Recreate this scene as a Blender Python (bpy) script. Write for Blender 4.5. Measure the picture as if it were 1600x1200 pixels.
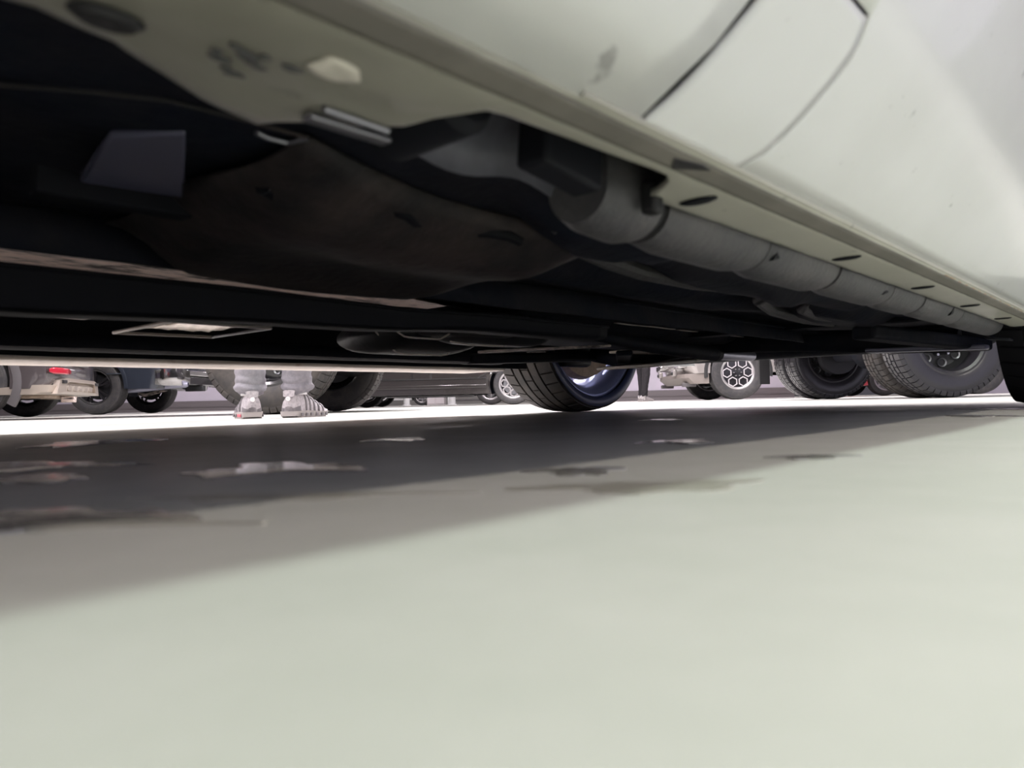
import bpy, bmesh, math, random
from mathutils import Vector, Matrix
random.seed(7)
PI = math.pi
S = bpy.context.scene
for o in list(bpy.data.objects):
    bpy.data.objects.remove(o, do_unlink=True)
COL = S.collection

# ------------------------------------------------------------------ camera, world, lamps, exposure
# hall frame: X to the right, Y deeper into the hall, Z up; the phone lies almost on the floor
def set_camera():
    cd = bpy.data.cameras.new('camera'); cam = bpy.data.objects.new('camera', cd); COL.objects.link(cam)
    cd.sensor_width = 36; cd.lens = 27; cd.clip_start = 0.005; cd.clip_end = 200
    roll = math.atan(0.0235); pitch = math.atan(28.5 / 1200)
    F = Vector((0, math.cos(pitch), math.sin(pitch))); U = Vector((0, -math.sin(pitch), math.cos(pitch))); R = Vector((1, 0, 0))
    r = R * math.cos(roll) - U * math.sin(roll); u = R * math.sin(roll) + U * math.cos(roll)
    m = Matrix(((r.x, u.x, -F.x, 0), (r.y, u.y, -F.y, 0), (r.z, u.z, -F.z, 0.04), (0, 0, 0, 1)))
    cam.matrix_world = m
    cd.dof.use_dof = True; cd.dof.focus_distance = 3.6; cd.dof.aperture_fstop = 9.0
    S.camera = cam
set_camera()
EXPOSURE = -1.9
L_NEAR_A, L_NEAR_B, L_FAR, L_DEEP, W_STR = 275, 290, 880, 450, 0.7
NEAR_A_COL, NEAR_B_COL, FAR_COL = (0.87, 1.0, 0.89), (1.0, 0.91, 0.82), (1.0, 0.92, 0.97)
S.view_settings.view_transform = 'Standard'; S.view_settings.look = 'None'
S.view_settings.gamma = 1; S.view_settings.exposure = EXPOSURE; S.view_settings.use_curve_mapping = False
W = bpy.data.worlds.new('world'); S.world = W; W.use_nodes = True
W.node_tree.nodes['Background'].inputs[0].default_value = (0.62, 0.62, 1.0, 1)
W.node_tree.nodes['Background'].inputs[1].default_value = W_STR
S.cycles.max_bounces = 8; S.cycles.diffuse_bounces = 5; S.cycles.glossy_bounces = 4

CA = math.radians(49.0)                       # the white car's long axis, turned from the hall's X axis
def car2hall(a, b, z=0.0):
    return Vector((a * math.cos(CA) - b * math.sin(CA), a * math.sin(CA) + b * math.cos(CA), z))

# ------------------------------------------------------------------ materials
MATS = {}
def mat(name, col, rough=0.5, metal=0.0, coat=0.0, noise=0.0, nscale=8.0, col2=None, bump=0.0, bscale=40.0, spec=0.5, emit=None, estr=0.0, lo=0.42, hi=0.62, stretch=None, rough2=None):
    if name in MATS: return MATS[name]
    m = bpy.data.materials.new(name); m.use_nodes = True; N = m.node_tree.nodes; Lk = m.node_tree.links
    p = N['Principled BSDF']
    p.inputs['Base Color'].default_value = (*col, 1); p.inputs['Roughness'].default_value = rough
    p.inputs['Metallic'].default_value = metal; p.inputs['Coat Weight'].default_value = coat; p.inputs['Coat Roughness'].default_value = 0.05
    p.inputs['Specular IOR Level'].default_value = spec
    if emit:
        p.inputs['Emission Color'].default_value = (*emit, 1); p.inputs['Emission Strength'].default_value = estr
    tc = N.new('ShaderNodeTexCoord'); src = tc.outputs['Object']
    if stretch:
        mp = N.new('ShaderNodeMapping'); mp.inputs['Scale'].default_value = stretch; Lk.new(src, mp.inputs[0]); src = mp.outputs[0]
    if col2 is not None:
        t = N.new('ShaderNodeTexNoise'); t.inputs['Scale'].default_value = nscale; t.inputs['Detail'].default_value = 6; t.inputs['Roughness'].default_value = 0.62
        Lk.new(src, t.inputs['Vector'])
        r = N.new('ShaderNodeMapRange'); r.inputs[1].default_value = lo; r.inputs[2].default_value = hi; r.clamp = True
        Lk.new(t.outputs[0], r.inputs[0])
        mx = N.new('ShaderNodeMix'); mx.data_type = 'RGBA'; mx.inputs[6].default_value = (*col, 1); mx.inputs[7].default_value = (*col2, 1)
        Lk.new(r.outputs[0], mx.inputs[0]); Lk.new(mx.outputs[2], p.inputs['Base Color'])
        if rough2 is not None:
            mr = N.new('ShaderNodeMix'); mr.inputs[2].default_value = rough; mr.inputs[3].default_value = rough2
            Lk.new(r.outputs[0], mr.inputs[0]); Lk.new(mr.outputs[0], p.inputs['Roughness'])
    if bump:
        t2 = N.new('ShaderNodeTexNoise'); t2.inputs['Scale'].default_value = bscale; t2.inputs['Detail'].default_value = 4; Lk.new(src, t2.inputs['Vector'])
        b = N.new('ShaderNodeBump'); b.inputs['Strength'].default_value = bump; b.inputs['Distance'].default_value = 0.004
        Lk.new(t2.outputs[0], b.inputs['Height']); Lk.new(b.outputs[0], p.inputs['Normal'])
    MATS[name] = m
    return m

def paint_mat(name, col, dirt, coat=0.6, front=False):
    """white car paint with specks of road dirt, darker and browner towards the front end when front is set"""
    m = mat(name, col, 0.35, 0, coat, bump=0.0); N = m.node_tree.nodes; Lk = m.node_tree.links; p = N['Principled BSDF']
    tc = N.new('ShaderNodeTexCoord')
    t = N.new('ShaderNodeTexNoise'); t.inputs['Scale'].default_value = 62; t.inputs['Detail'].default_value = 3; Lk.new(tc.outputs['Object'], t.inputs['Vector'])
    r = N.new('ShaderNodeMapRange'); r.inputs[1].default_value = 0.69; r.inputs[2].default_value = 0.78; Lk.new(t.outputs[0], r.inputs[0])
    t3 = N.new('ShaderNodeTexNoise'); t3.inputs['Scale'].default_value = 6; t3.inputs['Detail'].default_value = 5; Lk.new(tc.outputs['Object'], t3.inputs['Vector'])
    r3 = N.new('ShaderNodeMapRange'); r3.inputs[1].default_value = 0.45; r3.inputs[2].default_value = 0.75; r3.inputs[4].default_value = dirt; Lk.new(t3.outputs[0], r3.inputs[0])
    mx = N.new('ShaderNodeMix'); mx.data_type = 'RGBA'; mx.inputs[6].default_value = (*col, 1); mx.inputs[7].default_value = (0.30, 0.29, 0.25, 1); Lk.new(r3.outputs[0], mx.inputs[0])
    mx2 = N.new('ShaderNodeMix'); mx2.data_type = 'RGBA'; mx2.inputs[7].default_value = (0.16, 0.16, 0.15, 1); Lk.new(mx.outputs[2], mx2.inputs[6])
    sc = N.new('ShaderNodeMath'); sc.operation = 'MULTIPLY'; sc.inputs[1].default_value = 0.4 + dirt; Lk.new(r.outputs[0], sc.inputs[0]); Lk.new(sc.outputs[0], mx2.inputs[0])
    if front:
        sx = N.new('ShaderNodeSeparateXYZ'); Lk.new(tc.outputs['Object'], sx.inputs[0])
        fr = N.new('ShaderNodeMapRange'); fr.inputs[1].default_value = 0.10; fr.inputs[2].default_value = 0.55; fr.inputs[3].default_value = 0.62; fr.inputs[4].default_value = 0.0; Lk.new(sx.outputs[0], fr.inputs[0])  # blends to dark brown towards the front end
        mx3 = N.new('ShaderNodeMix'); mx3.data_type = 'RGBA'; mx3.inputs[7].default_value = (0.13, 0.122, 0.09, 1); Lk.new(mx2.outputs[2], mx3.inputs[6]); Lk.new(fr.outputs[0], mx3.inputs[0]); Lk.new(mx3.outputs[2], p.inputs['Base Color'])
    else:
        Lk.new(mx2.outputs[2], p.inputs['Base Color'])
    return m

M_WHITE = paint_mat('white_paint', (0.80, 0.81, 0.78), 0.12)
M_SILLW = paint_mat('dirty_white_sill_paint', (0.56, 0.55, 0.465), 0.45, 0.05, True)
M_UNDER = mat('black_underseal', (0.009, 0.012, 0.021), 0.7, col2=(0.020, 0.020, 0.026), nscale=9, bump=0.35, bscale=60, spec=0.2)
M_SMOOTH = mat('black_smooth_plastic', (0.010, 0.011, 0.015), 0.65, spec=0.2)
M_GREYP = mat('grey_textured_plastic', (0.062, 0.062, 0.066), 0.5, col2=(0.10, 0.095, 0.095), nscale=14, bump=0.3, bscale=160)
M_RUST = mat('rusty_underbody_metal', (0.035, 0.025, 0.024), 0.42, 0.25, col2=(0.95, 0.80, 0.73), nscale=15, bump=0.7, bscale=120, lo=0.38, hi=0.54, stretch=(0.6, 3, 3))
M_RUSTGL = mat('rust_mottled_bare_metal', (0.04, 0.028, 0.026), 0.5, 0.75, col2=(0.97, 0.80, 0.72), nscale=16, bump=0.8, bscale=90, lo=0.36, hi=0.54, rough2=0.3, stretch=(0.7, 2.5, 2.5))
M_BROWN = mat('brown_stained_underseal', (0.014, 0.013, 0.014), 0.6, col2=(0.060, 0.045, 0.041), nscale=7, bump=0.3, bscale=90)
M_FARSILL = mat('cream_sill_metal', (0.86, 0.77, 0.70), 0.5, col2=(0.55, 0.42, 0.35), nscale=30, lo=0.56, hi=0.76, bump=0.3, bscale=80)
M_DARKMETAL = mat('dark_metal', (0.03, 0.03, 0.034), 0.5, 0.4, bump=0.2, bscale=90)
M_STEEL = mat('grey_steel', (0.30, 0.30, 0.32), 0.35, 0.9)
M_EXH = mat('grey_exhaust_steel', (0.34, 0.34, 0.42), 0.38, 0.7)
M_BRIGHTEDGE = mat('worn_bright_metal', (0.88, 0.78, 0.70), 0.35, 0.2)
M_TAN = mat('tan_rusty_shield', (0.58, 0.43, 0.31), 0.6, col2=(0.42, 0.30, 0.21), nscale=22)
M_RUB = mat('tyre_rubber', (0.030, 0.029, 0.031), 0.62, col2=(0.05, 0.046, 0.045), nscale=20, bump=0.15, bscale=220)
M_RUBD = mat('dusty_tyre_rubber', (0.032, 0.029, 0.028), 0.66, col2=(0.062, 0.053, 0.047), nscale=12, bump=0.2, bscale=220)
M_RUBG = mat('shiny_tyre_rubber', (0.017, 0.016, 0.020), 0.3, bump=0.12, bscale=60)
M_BLKRUB = mat('black_tyre_rubber', (0.010, 0.010, 0.012), 0.8, spec=0.2)
M_BLUELIT_RUB = mat('blue_lit_rubber', (0.035, 0.05, 0.12), 0.3)  # blue light on the inner sidewalls put into the rubber colour
M_ALLOY = mat('alloy_wheel_silver', (0.44, 0.42, 0.425), 0.3, 0.75)
M_ALLOYB = mat('bright_machined_alloy', (0.66, 0.62, 0.63), 0.3, 0.4)
M_BARREL = mat('blue_lit_barrel', (0.42, 0.48, 0.80), 0.32, 0.4)  # blue light on the wheel rims put into the barrel colour
M_BLKGL = mat('gloss_black', (0.015, 0.014, 0.016), 0.18, 0, 0.4)
M_BLK = mat('matt_black', (0.012, 0.012, 0.013), 0.6)
M_CHROME = mat('chrome', (0.55, 0.54, 0.54), 0.10, 1.0)
M_GLASS = mat('dark_window_glass', (0.02, 0.022, 0.025), 0.05, 0, 0.5)
M_RED = mat('red_lens', (0.42, 0.012, 0.03), 0.18, 0, 0.6)
M_GREYCAR = mat('warm_grey_metallic_paint', (0.085, 0.073, 0.075), 0.25, 0.35, 0.8)
M_CLAD = mat('grey_cladding_plastic', (0.09, 0.083, 0.086), 0.55)
M_SKID = mat('silver_skid_plate', (0.44, 0.385, 0.33), 0.3, 0.55)
M_NAVY = mat('dark_blue_paint', (0.035, 0.042, 0.058), 0.22, 0.3, 0.8)
M_BROWNBLK = mat('dark_brown_grey_paint', (0.030, 0.026, 0.025), 0.2, 0.2, 0.9)
M_SILVER = mat('pale_silver_paint', (0.33, 0.305, 0.29), 0.25, 0.4, 0.8)
M_REDCAR = mat('red_paint', (0.40, 0.02, 0.025), 0.22, 0, 0.8)
M_WCAR = mat('white_gloss_paint', (0.80, 0.80, 0.80), 0.25, 0, 0.6)
M_MIDCAR = mat('mid_grey_paint', (0.32, 0.31, 0.31), 0.25, 0.3, 0.8)
M_TRUCK = mat('black_truck_paint', (0.02, 0.02, 0.023), 0.25, 0, 0.6)
M_WALL = mat('lavender_grey_wall_paint', (0.47, 0.43, 0.50), 0.75, col2=(0.44, 0.41, 0.47), nscale=2)
M_BASE = mat('dark_baseboard', (0.13, 0.115, 0.12), 0.5)
M_CEIL = mat('white_ceiling', (0.72, 0.72, 0.70), 0.8)
M_WATER = mat('water_film', (0.30, 0.295, 0.27), 0.10, spec=0.7, bump=0.05, bscale=30)
M_SWEAT = mat('grey_sweat_cloth', (0.27, 0.255, 0.28), 0.9, col2=(0.22, 0.21, 0.235), nscale=60, bump=0.4, bscale=400)
M_DENIM = mat('dark_trouser_cloth', (0.022, 0.019, 0.022), 0.9, col2=(0.015, 0.013, 0.015), nscale=60, bump=0.4, bscale=400)
M_SHOE = mat('pale_grey_shoe_mesh', (0.52, 0.48, 0.50), 0.8, col2=(0.36, 0.33, 0.35), nscale=90, bump=0.4, bscale=300)
M_SHOED = mat('grey_shoe_overlay', (0.19, 0.175, 0.185), 0.6)
M_SOLE = mat('pale_shoe_sole', (0.42, 0.385, 0.375), 0.7)
M_PINK = mat('pink_rubber', (0.75, 0.20, 0.24), 0.5)
M_DOT = mat('white_reflective_dot', (0.9, 0.88, 0.88), 0.4)
M_SKIN = mat('skin', (0.55, 0.36, 0.28), 0.55)
M_HAIR = mat('dark_hair', (0.03, 0.02, 0.015), 0.6)
M_JACKET = mat('charcoal_jacket', (0.06, 0.06, 0.07), 0.85)
M_CAB = mat('white_cabinet', (0.78, 0.72, 0.74), 0.5)

# ------------------------------------------------------------------ mesh helpers
class MB:
    def __init__(s): s.v = []; s.f = []
    def add(s, vs, fs):
        o = len(s.v); s.v += [tuple(p) for p in vs]; s.f += [tuple(i + o for i in f) for f in fs]; return s
    def bx(s, x0, x1, y0, y1, z0, z1):
        return s.add([(x0,y0,z0),(x1,y0,z0),(x1,y1,z0),(x0,y1,z0),(x0,y0,z1),(x1,y0,z1),(x1,y1,z1),(x0,y1,z1)],
                     [(3,2,1,0),(4,5,6,7),(0,1,5,4),(1,2,6,5),(2,3,7,6),(3,0,4,7)])
    def box(s, c, size, rot=None):
        h = [q / 2 for q in size]; R = rot if rot is not None else Matrix.Identity(3); c = Vector(c)
        vs = [c + R @ Vector((sx*h[0], sy*h[1], sz*h[2])) for sz in (-1,1) for sx, sy in ((-1,-1),(1,-1),(1,1),(-1,1))]
        return s.add(vs, [(3,2,1,0),(4,5,6,7),(0,1,5,4),(1,2,6,5),(2,3,7,6),(3,0,4,7)])
    def grid(s, P, cu=False, cv=False):
        nu, nv = len(P), len(P[0]); vs = [q for row in P for q in row]; fs = []
        for i in range(nu if cu else nu - 1):
            for j in range(nv if cv else nv - 1):
                fs.append((i*nv+j, i*nv+(j+1) % nv, ((i+1) % nu)*nv+(j+1) % nv, ((i+1) % nu)*nv+j))
        return s.add(vs, fs)
    def rings(s, R, caps=True):
        n = len(R[0]); o = len(s.v); s.grid(R, cv=True)
        if caps: s.f.append(tuple(o + i for i in range(n))[::-1]); s.f.append(tuple(o + (len(R)-1)*n + i for i in range(n)))
        return s
    def tube(s, path, r, n=12, caps=True):
        path = [Vector(p) for p in path]; R = []
        rad = r if isinstance(r, (list, tuple)) else [r]*len(path)
        for i, p in enumerate(path):
            d = (path[min(i+1, len(path)-1)] - path[max(i-1, 0)]).normalized()
            up = Vector((0,0,1)) if abs(d.z) < 0.9 else Vector((0,1,0))
            x = d.cross(up).normalized(); y = x.cross(d)
            R.append([p + (x*math.cos(2*PI*k/n) + y*math.sin(2*PI*k/n))*rad[i] for k in range(n)])
        return s.rings(R, caps)
    def lathe(s, prof, n=32, c=(0,0,0), closed=False, axis='y'):
        """profile of (along axis, radius)"""
        P = []
        for t, r in prof:
            row = []
            for k in range(n):
                q = 2*PI*k/n; u, w = r*math.cos(q), r*math.sin(q)
                row.append((c[0]+u, c[1]+t, c[2]+w) if axis == 'y' else (c[0]+u, c[1]+w, c[2]+t) if axis == 'z' else (c[0]+t, c[1]+u, c[2]+w))
            P.append(row)
        return s.grid(P, cu=closed, cv=True)
    def disc(s, t, r, n=24, c=(0,0,0)):
        return s.add([(c[0]+r*math.cos(2*PI*k/n), c[1]+t, c[2]+r*math.sin(2*PI*k/n)) for k in range(n)], [tuple(range(n))])
    def prism(s, poly, f0, f1):
        """poly of 2-D points; f0/f1 map a 2-D point to the two end faces"""
        n = len(poly); A = [f0(*p) for p in poly]; B = [f1(*p) for p in poly]
        return s.add(A + B, [tuple(range(n))[::-1], tuple(range(n, 2*n))] + [(i, (i+1) % n, n+(i+1) % n, n+i) for i in range(n)])
    def mesh(s, name, m, smooth=True, angle=35):
        me = bpy.data.meshes.new(name); me.from_pydata(s.v, [], s.f); me.validate(); me.update()
        bm = bmesh.new(); bm.from_mesh(me); bmesh.ops.recalc_face_normals(bm, faces=bm.faces); bm.to_mesh(me); bm.free()
        if smooth:
            me.shade_smooth(); me.set_sharp_from_angle(angle=math.radians(angle))
        if m: me.materials.append(m)
        return me

def link(name, me, parent=None, loc=None, rotz=None):
    o = bpy.data.objects.new(name, me); COL.objects.link(o)
    if parent: o.parent = parent
    if loc is not None: o.location = loc
    if rotz is not None: o.rotation_euler = (0, 0, rotz)
    return o
def part(name, mb, m, parent, smooth=True, angle=35, bevel=0.0, label=None, solid=0.0, stuff=False):
    o = link(name, mb.mesh(name, m, smooth, angle), parent)
    if solid:
        q = o.modifiers.new('s', 'SOLIDIFY'); q.thickness = solid; q.offset = 0
    if bevel:
        q = o.modifiers.new('b', 'BEVEL'); q.width = bevel; q.segments = 2; q.limit_method = 'ANGLE'
    if label: o['label'] = label
    if stuff: o['kind'] = 'stuff'
    return o
def thing(name, label, cat, loc=(0,0,0), rotz=0.0, group=None):
    o = link(name, None, None, loc, rotz); o['label'] = label; o['category'] = cat
    if group: o['group'] = group
    return o
def tag(o, label, cat, group=None):
    o['label'] = label; o['category'] = cat
    if group: o['group'] = group
    return o
def struct(o): o['kind'] = 'structure'; return o
def lerp(t, T):
    for (a, x), (b, y) in zip(T, T[1:]):
        if t <= b: return x + (y - x) * max(0.0, (t - a)) / (b - a)
    return T[-1][1]
def vnoise(x, y, z=0.0):
    return (math.sin(x*1.7+y*2.3+1.1) + math.sin(x*3.1-y*1.9+0.4+z) + math.sin(x*5.3+y*4.1+2.2) * 0.5 + math.sin(-x*7.7+y*9.1) * 0.3) / 2.8

# ------------------------------------------------------------------ hall shell
def floor_z(x, y):
    k = max(0.0, 1 - max(0, abs(x) - 2.5) / 1.2) * max(0.0, 1 - max(0, y - 2.2) / 0.8)
    k *= min(1, max(0, (math.hypot(x, y) - 0.12) / 0.3))
    return 0.0022 * k * vnoise(x*1.5, y*1.5) if x*x + y*y < 40 else 0.0
def build_hall():
    # floor: fine and very gently uneven around the camera, coarse further off
    mb = MB()
    xs = [-26, -14, -8, -5] + [-3.5 + 0.06*i for i in range(134)] + [5.5, 7, 10, 16, 26]
    ys = [-12, -6, -2, -0.6] + [-0.2 + 0.05*i for i in range(92)] + [5, 6, 8, 11, 15, 20, 28, 46]
    P = []
    for x in xs:
        row = []
        for y in ys:
            row.append((x, y, floor_z(x, y)))
        P.append(row)
    mb.grid(P)
    m = mat('sealed_concrete_floor', (0.50, 0.505, 0.465), 0.42, spec=0.5, col2=(0.58, 0.575, 0.54), nscale=5, bump=0.05, bscale=25, rough2=0.34)
    struct(link('floor', mb.mesh('floor', m)))
    c = MB(); c.bx(-26, 26, -12, 46, 5.6, 5.75); struct(link('ceiling', c.mesh('ceiling', M_CEIL, False)))
    w = MB(); w.bx(-26, -5.0, 18, 18.2, 0, 5.6); w.bx(1.0, 6.6, 18, 18.2, 0, 5.6); w.bx(-5.0, 1.0, 18, 18.2, 3.6, 5.6)
    struct(link('wall_back', w.mesh('wall_back', M_WALL, False)))
    b = MB(); b.bx(-26, -5.0, 17.97, 18, 0, 0.24); b.bx(1.0, 6.6, 17.97, 18, 0, 0.24); b.bx(-26, -5.0, 17.955, 17.97, 0.10, 0.115); b.bx(1.0, 6.6, 17.955, 17.97, 0.10, 0.115)
    struct(link('baseboard_back', b.mesh('baseboard_back', M_BASE, False)))
    w = MB(); w.bx(7.95, 26, 13.2, 13.4, 0, 5.6); struct(link('wall_right', w.mesh('wall_right', M_WALL, False)))
    w = MB(); w.bx(-26, 26, 45.8, 46, 0, 5.6); struct(link('wall_far', w.mesh('wall_far', mat('white_far_wall', (0.8, 0.78, 0.76), 0.8), False)))
    w = MB(); P_ = [car2hall(-11, -5.6), car2hall(14, -5.6), car2hall(14, -5.8), car2hall(-11, -5.8)]; w.prism([(p.x, p.y) for p in P_], lambda x, y: (x, y, 0), lambda x, y: (x, y, 5.6))
    struct(link('bounce_wall_front', w.mesh('bounce_wall_front', mat('bounce_wall_paint', (0.66, 0.66, 0.86), 0.7), False)))  # unseen wall behind the camera, added to brighten and tint the car side
    for nm, lx in (('wall_left', -26),):
        w = MB(); w.bx(lx - 0.2, lx, -12, 46, 0, 5.6); struct(link(nm, w.mesh(nm, M_WALL, False)))

def ceiling_light(pos, rotz, le, col, label, group, size=(1.5, 0.24)):
    t = thing('ceiling_light', label, 'lamp', pos, rotz, group)
    sx, sy = size[0] / 2, size[1] / 2
    h = MB(); h.bx(-sx-.03, sx+.03, -sy-.03, sy+.03, 0.02, 0.09); part('housing', h, mat('lamp_housing', (0.7, 0.7, 0.7), 0.5), t, False)
    for k in (-1, 1):
        r = MB(); r.bx(-sx-.03, sx+.03, k*(sy+.015)-.012, k*(sy+.015)+.012, -0.035, 0.02); part('louvre', r, mat('lamp_housing', (0.7,)*3, 0.5), t, False)
        q = MB(); q.tube([(k*sx*0.7, 0, 0.09), (k*sx*0.7, 0, 0.32)], 0.006, 6); part('hanger', q, M_STEEL, t)
    d = MB(); d.add([(-sx,-sy,0),(-sx,sy,0),(sx,sy,0),(sx,-sy,0)], [(0,1,2,3)])
    part('diffuser', d, mat('lit_diffuser_%s' % group.replace(' ', '_'), (0.8,)*3, 0.5, emit=col, estr=le), t, False)

def build_lamps():
    for a in (-1.6, 0.9, 3.4):
        ceiling_light(car2hall(a, -1.45, 5.28), CA, L_NEAR_A, NEAR_A_COL, 'greenish white ceiling strip lamp hanging just beside the white car', 'near strip lamps')
        ceiling_light(car2hall(a, -3.35, 5.28), CA, L_NEAR_B, NEAR_B_COL, 'warm white ceiling strip lamp hanging in the second row from the white car', 'second row strip lamps')
    for a in (-3, 0.5, 4.0, 7.5):
        ceiling_light(car2hall(a, 4.3, 5.28), CA, L_FAR, FAR_COL, 'bright warm ceiling strip lamp over the aisle beyond the white car', 'aisle strip lamps', (1.5, 0.4))
    for x, y in ((-9, 7), (-6, 15.5), (-1, 11), (4, 10), (9.5, 11), (4, 16), (-3, 24), (-3, 34), (4, 24), (5, 34), (9, 20)):
        ceiling_light((x, y, 5.28), 0, L_DEEP, FAR_COL, 'bright ceiling strip lamp over the parked vehicles deep in the hall', 'deep hall strip lamps', (1.5, 0.4))
build_hall(); build_lamps()

# ------------------------------------------------------------------ wheels
TYRE_CACHE = {}
def tyre_mesh(style, R, w, rr):
    key = (style, R, w, rr)
    if key in TYRE_CACHE: return TYRE_CACHE[key]
    h = w / 2; sd = R - rr
    # (y, r, kind) kind: s side, c crown rib, g groove, k shoulder
    prof = [(-h*0.80, rr-.004, 's'), (-h*0.86, rr+.008, 's'), (-h*0.90, rr+.02, 's'), (-h*0.97, rr+sd*.30, 's'), (-h, rr+sd*.50, 's'), (-h*0.985, rr+sd*.70, 's'), (-h*0.955, rr+sd*.74, 's'), (-h*0.96, rr+sd*.80, 'e'), (-h*0.88, R-.010, 'k')]
    ng = 4 if style != 'knobby' else 3
    edges = [-0.80 + 1.60*i/(ng+1) for i in range(ng+2)]
    gw = 0.035 if style != 'knobby' else 0.06
    gd = 0.008 if style != 'knobby' else 0.012
    crown = lambda y: R - 0.012*(abs(y)/1.0)**2.5
    for i in range(ng+1):
        a0, a1 = edges[i], edges[i+1]
        kd = 'k' if i in (0, ng) else 'c%d' % (i % 2)
        prof.append((h*(a0+gw), crown(a0), kd)); prof.append((h*(a1-gw), crown(a1), kd))
        if i < ng:
            prof.append((h*(a1-gw*.7), R-gd-0.006*abs(a1), 'g')); prof.append((h*(a1+gw*.7), R-gd-0.006*abs(a1), 'g'))
    prof += [(-y, r, k) for y, r, k in reversed(prof[:9])]
    np_ = {'road': 44, 'knobby': 52, 'plain': 20}[style]
    P = [[] for _ in prof]
    sub = [(0.0, 0), (0.40, 0), (0.44, 1), (0.50, 1), (0.54, 2), (0.90, 2), (0.94, 3), (0.99, 3)] if style != 'plain' else [(0, 0), (.33, 0), (.66, 0)]
    nseg = 0
    for k in range(np_):
        for f, ph in sub:
            q = 2*PI*(k+f)/np_; nseg += 1
            for i, (y, r, kd) in enumerate(prof):
                d = 0
                if style == 'road':
                    if kd == 'k' and ph == 1: d = 0.007
                    if kd == 'c0' and ph == 3: d = 0.004
                elif style == 'knobby':
                    if kd in ('k', 'e') and ph == 1: d = 0.013
                    if kd == 'c0' and ph == 3: d = 0.011
                    if kd == 'c1' and ph == 1: d = 0.011
                P[i].append((math.cos(q)*(r-d), y, math.sin(q)*(r-d)))
    mb = MB(); mb.grid(P, cu=True, cv=True)
    me = mb.mesh('tyre', None, True, 28); TYRE_CACHE[key] = me
    return me
RIM_CACHE = {}
def hexpts(cx, cz, r, rot, sq=1.0):
    return [(cx + r*math.cos(rot+PI/3*k), cz + r*math.sin(rot+PI/3*k)) for k in range(6)]
def ring_poly(mb, outer, inner, y0, y1):
    n = len(outer)
    mb.grid([[(x, y1, z) for x, z in outer], [(x, y0, z) for x, z in outer], [(x, y0, z) for x, z in inner], [(x, y1, z) for x, z in inner]], cu=True, cv=True)
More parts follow.
